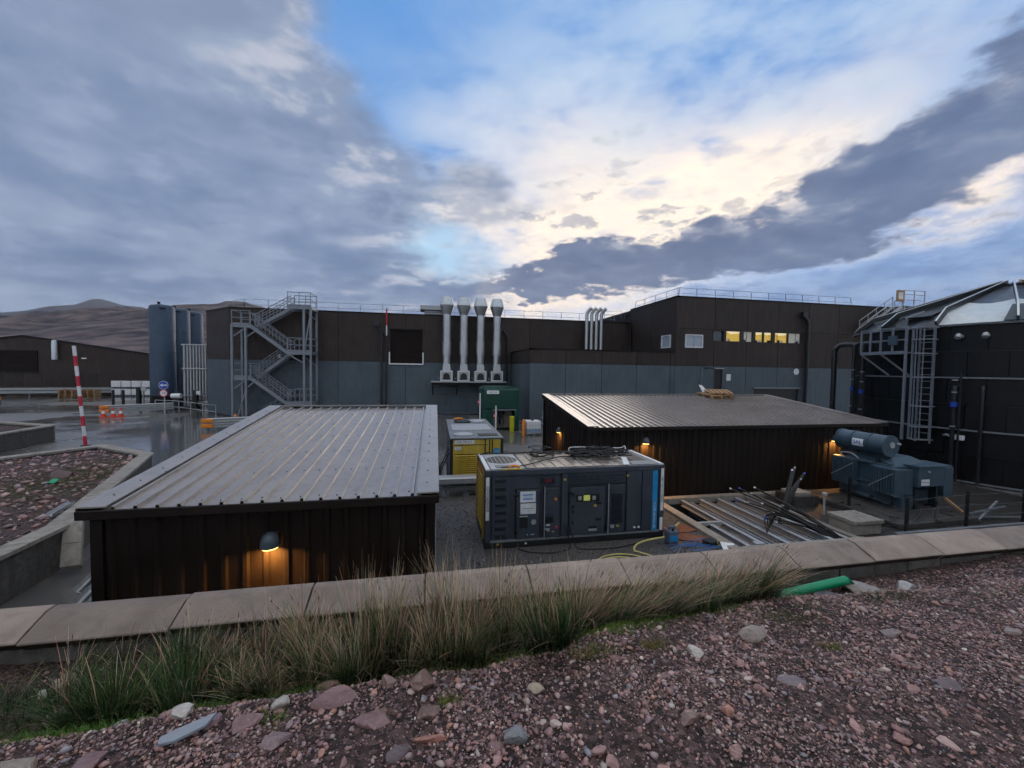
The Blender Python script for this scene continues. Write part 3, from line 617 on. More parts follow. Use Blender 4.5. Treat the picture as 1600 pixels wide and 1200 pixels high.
# ---------------------------------------------------------------- fire escape stair
st = thing('escape_stair', 'grey galvanised zigzag escape stair up to the factory roof', 'staircase', (-13, 36.3, 0))
YF, YB = 35.5, 37.2; YM = 36.36
LZ = [(9.28, 'R'), (7.64, 'L'), (5.56, 'R'), (3.42, 'L'), (1.32, 'R')]
for z, sd_ in LZ:
    x0, x1 = (-11.9, -10.05) if sd_ == 'R' else (-16.0, -14.6)
    ld = MB().box(x0, x1, YF, YB, z - .05, z).build('landing', 'galv_dark', st)
    for yy in (YF, YB): MB().box(x0, x1, yy - .04, yy + .04, z - .26, z - .05).build('edge_channel', 'stair_steel', ld)
    MB().box(x0 - .04 if sd_ == 'L' else x1 - .04, x0 + .04 if sd_ == 'L' else x1 + .04, YF, YB, z - .26, z - .05).build('edge_channel', 'stair_steel', ld)
    rl = MB(); xo = x0 + .05 if sd_ == 'L' else x1 - .05
    for hh in (.55, 1.1): rl.bar((x0, YF, z + hh), (x1, YF, z + hh), .05, .05).bar((xo, YF, z + hh), (xo, YB, z + hh), .05, .05).bar((x0, YB, z + hh), (x1, YB, z + hh), .05, .05)
    for xx in np.linspace(x0 + .05, x1 - .05, 3): rl.bar((xx, YF, z), (xx, YF, z + 1.1), .05, .05).bar((xx, YB, z), (xx, YB, z + 1.1), .05, .05)
    rl.box(x0, x1, YF - .02, YF, z, z + .12)
    rl.build('landing_rail', 'stair_steel', st)
def flight(xa, za, xb, zb, y0, y1):
    """Stair flight from (xa,za) up to (xb,zb) between y0 and y1."""
    fl = MB()
    for yy in (y0, y1): fl.bar((xa, yy, za - .12), (xb, yy, zb - .12), .06, .26)
    o = fl.build('stringers', 'stair_steel', st); n_ = max(4, round(abs(zb - za) / .19))
    for k in range(1, n_):
        x = xa + (xb - xa) * k / n_; z = za + (zb - za) * k / n_
        MB().box(x - .13, x + .13, y0 + .03, y1 - .03, z - .03, z).build('tread', 'galv_dark', o)
    for yy in (y0, y1):
        rl = MB()
        for hh in (.5, .95): rl.bar((xa, yy, za + hh), (xb, yy, zb + hh), .05, .05)
        for k in range(6):
            x = xa + (xb - xa) * k / 5; z = za + (zb - za) * k / 5; rl.bar((x, yy, z - .1), (x, yy, z + .95), .045, .045)
        sg = 1 if xb > xa else -1
        rl.tube(arc((xa, yy, za + .72), .23, math.pi / 2, math.pi / 2 + sg * math.pi, 8), .025, 6)
        rl.build('flight_rail', 'stair_steel', st)
flight(-14.6, 7.64, -11.9, 9.28, YM + .08, YB); flight(-11.9, 5.56, -14.6, 7.64, YF, YM - .08)
flight(-14.6, 3.42, -11.9, 5.56, YM + .08, YB); flight(-11.9, 1.32, -14.6, 3.42, YF, YM - .08); flight(-13.9, .02, -11.9, 1.32, YM + .08, YB)
for x, y, zt in ((-15.95, YF, 7.6), (-14.95, YF, 7.4), (-15.95, YB, 7.6), (-10.1, YF, 9.25), (-10.62, YF, 9.25), (-10.1, YB, 9.25)): MB().box(x - .08, x + .08, y - .09, y + .09, .02, zt).build('post', 'stair_steel', st)
for p, q in (((-15.95, YF, 6.6), (-14.95, YF, 7.35)), ((-14.95, YF, 6.6), (-14.0, YF, 7.3)), ((-15.95, YF, 2.4), (-14.95, YF, 3.15)), ((-14.95, YF, 2.5), (-14.3, YF, 3.1)), ((-15.6, YF, .1), (-14.95, YF, 2.5)), ((-10.1, YF, 8.8), (-10.6, YF, 5.6)), ((-10.65, YF, 4.6), (-12.0, YF, 5.4)), ((-10.1, YB, 4.3), (-11.3, YB, 5.3)), ((-10.1, YF, .2), (-10.5, YF, 1.2)), ((-10.65, YF, .2), (-12.0, YF, 1.1)), ((-10.1, YB, 8.3), (-11.0, YB, 9.1))):
    MB().bar(p, q, .09, .09).build('brace', 'stair_steel', st)

# ================================================================ SHEDS
def corr(a0, a1, pitch=.25, h=.035, top=.05, side=.03):
    """Box-profile cross-section from a0 to a1: list of (a, offset)."""
    out = [(a0, 0.0)]; a = a0 + pitch / 2
    while a < a1 - .04:
        out += [(a - top / 2 - side, 0), (a - top / 2, h), (a + top / 2, h), (a + top / 2 + side, 0)]; a += pitch
    out.append((a1, 0.0)); return out
def sheet(prof, fn0, fn1, nrm, th=.004):
    """Corrugated sheet: profile (a,off) swept from fn0(a) to fn1(a), offset along nrm, with a little thickness."""
    v = []; n_ = len(prof); N_ = Vector(nrm)
    for a, o_ in prof: v += [Vector(fn0(a)) + N_ * o_, Vector(fn1(a)) + N_ * o_]
    k = len(v); v += [p - N_ * th for p in v]
    f = []
    for i in range(n_ - 1):
        f += [(2 * i, 2 * i + 2, 2 * i + 3, 2 * i + 1), (k + 2 * i, k + 2 * i + 1, k + 2 * i + 3, k + 2 * i + 2), (2 * i, k + 2 * i, k + 2 * i + 2, 2 * i + 2), (2 * i + 1, 2 * i + 3, k + 2 * i + 3, k + 2 * i + 1)]
    return v, f
SL = .122
def shed(label, x0, x1, yf, yb, zf, over=.10):
    t = thing('plant_shed', label, 'shed', ((x0 + x1) / 2, yf, 0)); zb = zf + SL * (yb - yf)
    wx0, wx1, wy0, wy1 = x0 + over, x1 - over, yf + over, yb - over
    zr = lambda y: zf + SL * (y - yf) - .12
    MB().prism([(wy0 + .06, .01), (wy1 - .06, .01), (wy1 - .06, zr(wy1)), (wy0 + .06, zr(wy0))], wx0 + .06, wx1 - .06, 'x').build('core', 'dark_flash', t)
    n_ = max(2, round(wx1 - wx0)); w = (wx1 - wx0) / n_
    for i in range(n_):
        a, b = wx0 + i * w, wx0 + (i + 1) * w - .002; pf = corr(a, b, w / 4, .034, .055, .025)
        v_, f_ = sheet(pf, lambda q: (q, wy0 + .02, .03), lambda q: (q, wy0 + .02, zr(wy0)), (0, -1, 0)); MB().add(v_, f_).build('wall_sheet', 'shed_wall', t)
    n2 = max(2, round(wy1 - wy0)); w2 = (wy1 - wy0) / n2
    for i in range(n2):
        a, b = wy0 + i * w2, wy0 + (i + 1) * w2 - .002; pf = corr(a, b, w2 / 4, .034, .055, .025)
        for xx, sg in ((wx0 + .02, -1), (wx1 - .02, 1)):
            v_, f_ = sheet(pf, lambda q: (xx, q, .03), lambda q: (xx, q, zr(q) - .02), (sg, 0, 0)); MB().add(v_, f_).build('wall_sheet', 'shed_wall', t)
    for xx, yy in ((wx0, wy0), (wx1, wy0), (wx0, wy1), (wx1, wy1)): MB().box(xx - .07, xx + .07, yy - .025, yy + .07, .02, zr(yy) - .01).build('corner_trim', 'shed_wall', t, bevel=.004)
    rz_ = lambda y: zf + SL * (y - yf)
    roof = MB().prism([(yf + .02, zf - .13), (yb - .02, zb - .13), (yb - .02, zb - .025), (yf + .02, zf - .025)], x0 + .02, x1 - .02, 'x').build('roof', 'dark_flash', t)
    VN = Vector((0, -SL, 1)).normalized(); tr = .30
    a0, a1 = x0 + tr - .06, x1 - tr + .06; nr = max(2, round(a1 - a0)); wr = (a1 - a0) / nr
    for i in range(nr):
        pf = corr(a0 + i * wr, a0 + (i + 1) * wr, wr / 4, .042, .036, .007)
        v_, f_ = sheet(pf, lambda q: (q, yf - .03, rz_(yf - .03)), lambda q: (q, yb - .16, rz_(yb - .16)), VN); MB().add(v_, f_).build('roof_sheet', 'shed_roof', roof)
    for (a, b) in ((x0 - .02, x0 + tr), (x1 - tr, x1 + .02)):
        MB().add([(a, yf - .05, rz_(yf) + .05), (b, yf - .05, rz_(yf) + .05), (b, yb + .02, rz_(yb) + .055), (a, yb + .02, rz_(yb) + .055)] + [(q, y_, z_ - .02) for q, y_, z_ in ((a, yf - .05, rz_(yf) + .05), (b, yf - .05, rz_(yf) + .05), (b, yb + .02, rz_(yb) + .055), (a, yb + .02, rz_(yb) + .055))],
                 [(0, 1, 2, 3), (7, 6, 5, 4), (0, 4, 5, 1), (1, 5, 6, 2), (2, 6, 7, 3), (3, 7, 4, 0)]).build('verge_flashing', 'shed_roof', roof)
    MB().box(x0 + tr, x1 - tr, yb - .13, yb + .03, zb + .035, zb + .06).build('ridge_flashing', 'shed_roof', roof)
    for a in (x0 - .025, x1 - .005):
        MB().prism([(yf - .05, zf - .12), (yb + .02, zb - .12), (yb + .02, zb + .035), (yf - .05, zf + .03)], a, a + .03, 'x').build('barge_board', 'shed_wall', roof)
    MB().box(x0 - .02, x1 + .02, yf - .085, yf - .035, zf - .115, zf + .005).build('gutter', 'shed_wall', t, bevel=.01)
    # fixing screws along the purlins: far too small to pick apart
    sc = MB(); pts = []
    for y in np.arange(yf + .12, yb - .3, 1.0):
        for q in np.arange(a0 + .06, a1 - .03, wr / 4): pts.append((q + rnd.uniform(-.008, .008), y + rnd.uniform(-.02, .02)))
    for y in np.arange(yf + .3, yb - .3, .5):
        for q in (x0 + .16, x1 - .16): pts.append((q, y))
    for q, y in pts:
        z = rz_(y) + (.056 if q < x0 + tr or q > x1 - tr else .0); sc.lathe([(.010, -.004), (.010, .008), (.005, .012)], (q, y, z), 6)
    sc.build('roof_screws', 'black', roof, kind='stuff')
    return t
shed('brown ribbed shed nearest the wall with a wide pale sheet roof', -4.46, .05, 6.0, 12.0, 2.5)
shed('long low brown shed beside the transformer with a pallet on its roof', 4.95, 17.2, 12.28, 17.95, 2.5)

def wall_lamp(x, y, z, sx, sy, label, power):
    """Bulkhead lamp with a bulging hood, lens facing down; (sx,sy) points out from the wall."""
    t = thing('wall_lamp', label, 'lamp', (x, y, z), 'lit hooded wall lamps on the sheds')
    o_ = Vector((sx, sy, 0)); s_ = Vector((-sy, sx, 0)); v_ = []; f_ = []; nu, nv = 14, 10
    for j in range(nv + 1):
        q = j / nv; zz = .21 * q; rad = .125 * (1 - (q ** 2.6)) ** .5 if q < 1 else 0.004
        for i in range(nu + 1):
            a = math.pi * i / nu; v_.append(Vector((x, y, z)) + s_ * (rad * math.cos(a)) + o_ * (rad * 1.1 * math.sin(a) + .002) + Vector((0, 0, zz)))
    for j in range(nv):
        for i in range(nu): f_.append((j * (nu + 1) + i, j * (nu + 1) + i + 1, (j + 1) * (nu + 1) + i + 1, (j + 1) * (nu + 1) + i))
    MB().add(v_, f_).build('hood', 'lamp_hood', t, smooth=True)
    bp_ = Vector((x, y, z)); A = [bp_ + s_ * .1, bp_ - s_ * .1, bp_ - s_ * .1 - o_ * .03, bp_ + s_ * .1 - o_ * .03]
    MB().prism([(w.x, w.y) for w in A], z - .01, z + .2).build('back_plate', 'black', t)
    ln = []; 
    for i in range(nu + 1):
        a = math.pi * i / nu; ln.append(bp_ + s_ * (.105 * math.cos(a)) + o_ * (.115 * math.sin(a) + .004))
    MB().prism([(w.x, w.y) for w in ln], z - .018, z + .004).build('lens', 'lamp_lens', t)
    ld = bpy.data.lights.new('lamp_light', 'AREA'); ld.shape = 'DISK'; ld.size = .18; ld.energy = power * 5.5; ld.color = (1.0, .46, .10); ld.spread = R(165)
    lo = bpy.data.objects.new('lamp_light', ld); COL.objects.link(lo); lo.parent = t; lo.location = (o_.x * .10, o_.y * .10, -.03)
    return t
wall_lamp(-2.27, 6.065, 1.84, 0, -1, 'lit hooded lamp on the near shed above the grass', 5.0)
wall_lamp(7.08, 12.345, 1.92, 0, -1, 'lit hooded lamp on the long shed behind the grey generator', 4.0)
wall_lamp(14.86, 12.345, 1.85, 0, -1, 'lit hooded lamp on the long shed beside the transformer', 4.0)
wall_lamp(5.015, 15.46, 1.84, -1, 0, "lit hooded lamp on the long shed's gable end", 4.0)
# ================================================================ GENERATORS
def rz90(): return (R(90), 0, 0)
def louvres(n, x0, x1, y, z0, z1, parent, m='genset_dark', dep=.03):
    h = (z1 - z0) / n
    for i in range(n):
        z = z0 + i * h
        MB().add([(x0, y, z), (x1, y, z), (x1, y - dep, z + h * .45), (x0, y - dep, z + h * .45), (x0, y, z + h * .62), (x1, y, z + h * .62)], [(0, 1, 2, 3), (3, 2, 5, 4), (0, 3, 4), (1, 5, 2)]).build('louvre', m, parent)
ge = thing('generator', 'dark grey containerised generator with blue stripe and cables piled on top', 'generator', (3.6, 10.3, 0))
X0, X1, Y0, Y1, ZT = 1.2, 5.96, 9.4, 11.2, 1.93
MB().box(X0 + .04, X1 - .04, Y0 + .05, Y1 - .03, .2, ZT - .06).build('body', 'genset_grey', ge)
MB().box(X0, X1, Y0 - .02, Y0 + .1, .02, .16).box(X0, X1, Y1 - .1, Y1, .02, .16).box(X0, X0 + .12, Y0, Y1, .02, .15).box(X1 - .12, X1, Y0, Y1, .02, .15).build('base_frame', 'genset_dark', ge, bevel=.008)
for i, (a, b) in enumerate(((2.75, 3.1), (4.3, 4.62))): MB().box(a, b, Y0 - .028, Y0 - .018, .05, .12).build('fork_pocket', 'black', ge)
for x in (X0, X1 - .13):
    for y in (Y0 - .01, Y1 - .12): MB().box(x, x + .13, y, y + .13, .165, ZT).build('corner_post', 'genset_grey', ge, bevel=.01)
MB().box(X0 + .13, X1 - .13, Y0 - .005, Y0 + .06, 1.80, ZT - .005).build('top_rail', 'genset_grey', ge, bevel=.006)
MB().box(X0 + .13, X1 - .13, Y0 - .035, Y0 + .05, .165, .2).build('sill_rail', 'galv_dark', ge)
# ladder-like vent strip
vs = MB().box(1.38, 1.79, Y0 + .02, Y0 + .06, .2, 1.79).build('vent_strip', 'genset_grey', ge, bevel=.006)
for i in range(8):
    z = .24 + i * .196; MB().box(1.46, 1.73, Y0 + .008, Y0 + .03, z, z + .10).build('vent_slot', 'genset_dark', vs, bevel=.02)
def door(x0, x1, z0, z1, nm='door'):
    o = MB().box(x0, x1, Y0 - .012, Y0 + .06, z0, z1).build(nm, 'genset_grey', ge, bevel=.012)
    MB().box(x0 - .02, x0, Y0 + .02, Y0 + .06, z0 - .02, z1 + .02).box(x1, x1 + .02, Y0 + .02, Y0 + .06, z0 - .02, z1 + .02).box(x0, x1, Y0 + .02, Y0 + .06, z1, z1 + .02).build('door_seal', 'black', o)
    for z in (z0 + .12, z1 - .16): MB().box(x0 - .05, x0 + .05, Y0 - .035, Y0 - .01, z, z + .06).build('hinge', 'black', o)
    return o
d1 = door(1.98, 2.57, .22, 1.43); d2 = door(2.70, 3.08, .22, 1.45); d3 = door(3.35, 4.29, .22, 1.43); d4 = door(4.40, 4.84, .22, 1.46)
p1 = MB().box(2.07, 2.46, Y0 - .02, Y0 - .013, 1.12, 1.39).build('poster', 'white_paper', d1); p2 = MB().box(2.08, 2.47, Y0 - .02, Y0 - .013, .83, 1.09).build('poster', 'white_paper', d1)
MB().box(2.14, 2.39, Y0 - .024, Y0 - .020, 1.29, 1.32).build('poster_line', 'blue_stripe', d1); MB().box(2.14, 2.39, Y0 - .024, Y0 - .020, 1.19, 1.22).build('poster_line', 'blue_stripe', d1); MB().box(2.16, 2.37, Y0 - .024, Y0 - .020, 1.25, 1.258).build('poster_line', 'blue_stripe', d1)
text('poster_text', 'Generator Hire', .042, (2.275, Y0 - .022, .97), rz90(), 'ink', d1); text('poster_text', '24 hours', .03, (2.275, Y0 - .022, .91), rz90(), 'ink', d1)
MB().box(2.07, 2.26, Y0 - .03, Y0 - .013, .49, .76).build('document_pocket', 'genset_dark', d1); MB().box(2.06, 2.27, Y0 - .036, Y0 - .013, .76, .785).build('pocket_rim', 'galv', d1)
MB().lathe([(.07, 0), (.07, .008)], (2.42, Y0 - .022, .62), 6, 'y').build('sticker', 'galv', d1)
for x in (2.25, 2.36, 2.41): MB().box(x, x + .025, Y0 - .02, Y0 - .013, .3, .32).build('label_dot', 'white_paper', d1)
louvres(5, 2.72, 2.92, Y0 - .012, .58, .78, d2); MB().box(2.74, 2.84, Y0 - .02, Y0 - .013, .5, .54).build('sticker', 'white_paper', d2)
MB().lathe([(.035, 0), (.035, .03)], (2.98, Y0 - .045, 1.17), 12, 'y').build('lock', 'orange_plastic', d2); MB().lathe([(.03, 0), (.03, .03)], (3.0, Y0 - .045, .45), 12, 'y').build('lock', 'red_paint', d2)
MB().box(2.7, 2.83, Y0 - .02, Y0 - .013, .36, .44).build('rating_plate', 'galv', d2); MB().box(2.9, 2.95, Y0 - .02, Y0 - .013, .33, .36).build('sticker', 'yellow', d2)
MB().bar((2.69, Y0 - .03, .2), (2.69, Y0 - .03, 1.5), .02, .02).build('lock_rod', 'galv', d2); MB().bar((4.385, Y0 - .03, .2), (4.385, Y0 - .03, 1.5), .02, .02).build('lock_rod', 'galv', d4)
MB().box(3.14, 3.31, Y0 - .005, Y0 + .06, .2, 1.79).build('centre_pillar', 'genset_grey', ge, bevel=.006)
ul = MB().box(3.33, 4.86, Y0 + .01, Y0 + .06, 1.5, 1.79).build('upper_vent', 'genset_grey', ge)
for (a, b) in ((3.37, 3.7), (3.74, 4.08), (4.12, 4.46), (4.5, 4.83)): louvres(5, a, b, Y0 + .012, 1.52, 1.77, ul, 'genset_grey')
MB().box(2.62, 2.95, Y0 + .0, Y0 + .055, 1.56, 1.69).build('warning_plate', 'genset_dark', ge); text('warning_text', 'QES', .1, (2.79, Y0 - .004, 1.625), rz90(), 'red_paint', ge)
cp = MB().box(3.51, 4.14, Y0 - .02, Y0 - .013, 1.06, 1.25).build('control_panel', 'black', d3)
MB().box(3.58, 3.66, Y0 - .026, Y0 - .021, 1.11, 1.2).build('control_button', 'can_grey', cp) if False else None
MB().box(3.57, 3.66, Y0 - .026, Y0 - .0202, 1.11, 1.21).build('gauge', 'galv', d3); MB().box(3.71, 3.88, Y0 - .028, Y0 - .0202, 1.09, 1.23).build('display', 'screen', d3); MB().box(3.95, 4.04, Y0 - .026, Y0 - .0202, 1.1, 1.2).build('gauge', 'galv', d3)
MB().box(4.05, 4.2, Y0 - .03, Y0 - .013, .98, 1.04).build('latch', 'black', d3); MB().box(4.05, 4.2, Y0 - .03, Y0 - .013, .56, .63).build('latch', 'black', d3); MB().box(3.99, 4.07, Y0 - .02, Y0 - .013, .92, .98).build('sticker', 'yellow', d3)
for z in (1.25, .95, .83, .55): MB().box(3.40, 3.46, Y0 - .035, Y0 - .013, z - .04, z + .04).build('socket_cover', 'black', d3)
MB().box(3.86, 4.08, Y0 - .022, Y0 - .013, .3, .42).build('breaker_window', 'black', d3); MB().box(3.86, 4.08, Y0 - .026, Y0 - .0225, .3, .36).build('breaker_lid', 'galv', d3)
louvres(17, 4.46, 4.77, Y0 - .012, .46, 1.24, d4); MB().box(4.44, 4.56, Y0 - .02, Y0 - .013, .34, .42).build('rating_plate', 'galv', d4); MB().box(4.62, 4.69, Y0 - .02, Y0 - .013, .36, .41).build('sticker', 'yellow', d4)
for (a, b) in ((4.90, 5.31), (5.335, 5.62)): MB().box(a, b, Y0 - .004, Y0 + .06, .21, 1.79).build('side_panel', 'genset_grey', ge, bevel=.01)
bs_ = MB().box(5.625, 5.765, Y0 - .008, Y0 + .06, .21, 1.79).build('blue_band', 'blue_stripe', ge); text('band_text', '24/7 POWER RENTAL', .075, (5.695, Y0 - .011, .62), (R(90), R(-90), 0), 'white_paper', bs_)
MB().box(3.18, 3.25, Y0 - .012, Y0 - .006, 1.62, 1.67).build('sticker', 'yellow', ge); MB().box(4.88, 4.95, Y0 - .012, Y0 - .005, 1.66, 1.71).build('sticker', 'yellow', ge)
for x, z in ((5.1, .3), (5.22, .3), (1.5, .1), (2.2, .08)): MB().box(x, x + .05, Y0 - .035, Y0 - .021 if z < .2 else Y0 - .005, z, z + .04).build('sticker', 'white_paper' if x > 2 else 'yellow', ge)
ip = MB().box(1.222, 1.305, Y0 - .018, Y0 - .0105, .72, 1.77).build('id_strip', 'white_paper', ge); text('id_text', 'GENU660HIRE', .10, (1.263, Y0 - .02, 1.245), (R(90), R(90), 0), 'ink', ip)
iq = MB().box(5.855, 5.935, Y0 - .018, Y0 - .0105, .72, 1.84).build('id_strip', 'white_paper', ge); text('id_text', 'SPEEDY POWER HIRE', .07, (5.895, Y0 - .02, 1.28), (R(90), R(-90), 0), 'ink', iq)
MB().box(5.845, 5.93, Y0 - .018, Y0 - .0105, .2, .54).build('id_strip', 'white_paper', ge)
# end wall, orange louvres
ew = MB().box(X0 + .005, X0 + .04, Y0 + .14, Y1 - .14, .2, ZT - .1).build('end_door', 'orange_side', ge)
for i in range(9): MB().box(X0 - .02, X0 + .005, Y0 + .2, Y1 - .2, .3 + i * .16, .36 + i * .16).build('louvre', 'yellow', ew)
for y in (Y0 + .16, Y1 - .2):
    MB().bar((X0 - .03, y, .2), (X0 - .03, y, 1.8), .03, .03).build('lock_rod', 'yellow', ew)
# roof: ribbed centre, fan grilles at both ends, white edge rails
rf = MB().box(X0, X1, Y0, Y1, ZT - .05, ZT).build('roof', 'genset_grey', ge, bevel=.008)
for i in range(11):
    x = 2.25 + i * .255; MB().box(x, x + .238, Y0 + .07, Y1 - .08, ZT, ZT + .022).build('roof_plank', 'genset_roof', rf, bevel=.008)
MB().box(X0 + .02, X0 + .12, Y0 + .02, Y1 - .02, ZT, ZT + .03).build('edge_rail', 'white_paint', rf); MB().box(X1 - .12, X1 - .02, Y0 + .02, Y1 - .02, ZT, ZT + .03).build('edge_rail', 'white_paint', rf)
MB().box(X0 + .16, 2.2, Y0 + .08, Y1 - .08, ZT, ZT + .014).build('fan_plate', 'galv', rf); MB().box(5.1, X1 - .16, Y0 + .08, Y1 - .08, ZT, ZT + .014).build('fan_plate', 'galv_dark', rf)
MB().lathe([(.42, .0145), (.42, .02)], (1.76, 10.45, ZT), 24).build('fan_opening', 'black', rf); MB().box(1.5, 1.95, 9.58, 9.86, ZT + .0145, ZT + .02).build('exhaust_slot', 'black', rf)
for i in range(0, 14, 2):
    x = 1.38 + i * .056; h_ = math.sqrt(max(0, .42 ** 2 - (x - 1.76) ** 2)); MB().box(x, x + .014, 10.45 - h_, 10.45 + h_, ZT + .0205, ZT + .024).build('grille_bar', 'galv', rf)
for i in range(8): MB().box(1.52 + i * .056, 1.54 + i * .056, 9.58, 9.86, ZT + .0205, ZT + .024).build('grille_bar', 'galv', rf)
MB().box(5.2, 5.72, 9.9, 10.95, ZT + .0145, ZT + .02).build('fan_opening', 'genset_dark', rf)
# clutter on its roof
def cable(name, pts, r, m, label, cat, seg=8, parent=None):
    o = MB().tube(smoothpath(pts, seg), r, 7).build(name, m, parent, smooth=True)
    if label: tag(o, label, cat)
    return o
pile = thing('cable_pile', 'tangle of black cables heaped on the generator roof', 'cables', (5.0, 10.6, ZT + .02))
for i in range(34):
    cx, cy = rnd.choice((rnd.uniform(3.9, 5.05), rnd.uniform(2.2, 5.3))), rnd.uniform(10.1, 10.95); pts = []; a = rnd.uniform(0, 6.3)
    for k in range(9):
        a += rnd.uniform(.4, 1.1); rr = rnd.uniform(.1, .38); pts.append((cx + rr * math.cos(a) * 1.3, min(11.15, cy + rr * math.sin(a) * .6), ZT + .035 + rnd.random() * .10 + .004 * i))
    MB().tube(smoothpath(pts, 5), .011 + .007 * rnd.random(), 6).build('cable', 'rubber', pile, smooth=True)
cable('power_cable', [(1.6, 9.5, ZT + .045), (2.2, 9.62, ZT + .05), (2.9, 10.1, ZT + .06), (3.5, 10.45, ZT + .055), (4.2, 10.35, ZT + .06), (4.6, 10.6, ZT + .1)], .016, 'rubber', 'black cable running slantwise over the generator roof to its near corner', 'cable')
cable('power_cable', [(2.6, 11.05, ZT + .05), (2.75, 10.5, ZT + .05), (3.3, 10.75, ZT + .055), (3.9, 10.75, ZT + .06), (4.4, 10.9, ZT + .1)], .014, 'rubber', 'black cable looping along the back of the generator roof', 'cable')
cable('power_cable', [(1.25, 11.0, ZT + .05), (1.5, 11.1, ZT + .08), (1.8, 11.05, ZT + .05), (2.4, 11.1, ZT + .05), (3.4, 11.1, ZT + .06), (4.1, 11.05, ZT + .06)], .018, 'rubber', 'black cable lying along the far edge of the generator roof', 'cable')
cable('white_hose', [(3.9, 11.1, ZT + .07), (4.0, 11.12, ZT + .17), (4.9, 11.12, ZT + .14), (5.5, 11.1, ZT + .12), (5.62, 11.0, ZT + .19), (5.5, 10.8, ZT + .06), (5.2, 10.95, ZT + .06)], .014, 'white_paint', 'thin white hose looped over the black cables on the generator', 'hose')
bd = thing('white_board', 'small pale board propped at the front edge of the generator roof', 'board', (4.93, 9.55, ZT + .03)); MB().add([(4.83, 9.47, ZT + .024), (5.0, 9.47, ZT + .024), (4.97, 9.62, ZT + .18), (4.82, 9.62, ZT + .19), (4.83, 9.49, ZT + .024), (5.0, 9.49, ZT + .024), (4.97, 9.635, ZT + .18), (4.82, 9.635, ZT + .19)], [(0, 1, 2, 3), (7, 6, 5, 4), (0, 4, 5, 1), (1, 5, 6, 2), (2, 6, 7, 3), (3, 7, 4, 0)]).build('board_face', 'ibc_white', bd)
st_ = thing('ratchet_strap', 'yellow strap with orange buckle on the near corner of the generator roof', 'strap', (1.75, 9.42, ZT)); MB().box(1.62, 2.12, 9.39, 9.45, ZT + .003, ZT + .03).build('webbing', 'yellow', st_); MB().tube([(1.8, 9.5, ZT + .05), (1.92, 9.52, ZT + .08), (2.08, 9.5, ZT + .05)], .03, 8).build('buckle', 'orange_plastic', st_, smooth=True)
cable('output_cable', [(3.25, 9.37, .55), (3.28, 9.27, .45), (3.4, 9.2, .22), (3.45, 9.15, .03), (3.6, 9.0, .022), (4.4, 8.95, .022), (5.2, 9.15, .022)], .016, 'rubber', 'black cable hanging from the middle of the generator to the gravel', 'cable')
cable('output_cable', [(3.22, 9.37, .5), (3.22, 9.25, .4), (3.3, 9.15, .12), (3.2, 9.05, .02), (2.7, 8.95, .02), (2.2, 9.1, .02), (2.0, 9.3, .03)], .014, 'rubber', 'black cable trailing left along the foot of the generator', 'cable')

# ---------------------------------------------------------------- yellow-ended unit behind
yu = thing('yellow_unit', 'yellow fronted generator container with grey roof parked behind the brown shed', 'generator', (1.5, 16.5, 0))
a0, a1, b0, b1, zt = .55, 2.49, 14.3, 19.6, 1.88
MB().box(a0 + .03, a1 - .03, b0 + .06, b1, .22, zt - .04).build('body', 'genset_grey', yu)
MB().box(a0, a1, b0, b1, .03, .22).build('base_frame', 'genset_dark', yu)
for x in (a0, a1 - .09): MB().box(x, x + .09, b0, b0 + .1, .22, zt - .05).build('corner_post', 'genset_dark', yu)
MB().box(a0, a1, b0 - .02, b1, zt - .05, zt).build('roof', 'galv_dark', yu, bevel=.01)
lp = MB().box(.65, 1.96, b0 + .02, b0 + .06, .26, 1.80).build('front_door', 'yellow', yu, bevel=.01); rp_ = MB().box(2.0, 2.39, b0 + .02, b0 + .06, .26, 1.80).build('front_door', 'yellow', yu, bevel=.01)
for i in range(13): MB().add([(.72, b0 + .02, .30 + i * .074), (1.9, b0 + .02, .30 + i * .074), (1.9, b0 - .02, .30 + i * .074 + .03), (.72, b0 - .02, .30 + i * .074 + .03), (.72, b0 + .02, .30 + i * .074 + .05), (1.9, b0 + .02, .30 + i * .074 + .05)], [(0, 1, 2, 3), (3, 2, 5, 4), (0, 3, 4), (1, 5, 2)]).build('louvre', 'yellow', lp)
MB().box(.7, 1.92, b0 + .012, b0 + .02, 1.26, 1.285).box(.7, 1.92, b0 + .012, b0 + .02, 1.60, 1.62).build('door_groove', 'ink', lp)
i1 = MB().box(.71, 1.45, b0 + .012, b0 + .019, 1.655, 1.79).build('id_plate', 'ibc_white', lp); text('id_text', 'GGEL MP-211  5', .105, (.73, b0 + .01, 1.722), rz90(), 'ink', lp, 'LEFT')
i2 = MB().box(.72, .95, b0 + .012, b0 + .019, 1.43, 1.55).build('id_plate', 'ibc_white', lp); text('id_text', '225J', .10, (.835, b0 + .01, 1.49), rz90(), 'ink', lp)
MB().lathe([(.125, 0), (.125, .006)], (2.24, b0 + .012, 1.36), 20, 'y').build('maker_badge', 'blue_stripe', rp_); MB().box(2.14, 2.34, b0 + .008, b0 + .0115, 1.36, 1.375).build('badge_line', 'white_paper', rp_)
for x in (1.82, 2.08): MB().bar((x, b0 - .01, .3), (x, b0 - .01, 1.82), .035, .035).build('lock_rod', 'genset_dark', yu)
for x in (a0 - .03, a1): MB().box(x, x + .035, b0 + .01, b0 + .07, 1.58, 1.63).build('hinge', 'yellow', yu)
MB().lathe([(.36, 0), (.36, .05), (.3, .07)], (1.05, 14.9, zt), 24).build('roof_dome', 'galv', yu, smooth=True); MB().lathe([(.36, 0), (.36, .05), (.3, .07)], (1.95, 18.6, zt), 24).build('roof_dome', 'galv', yu, smooth=True)
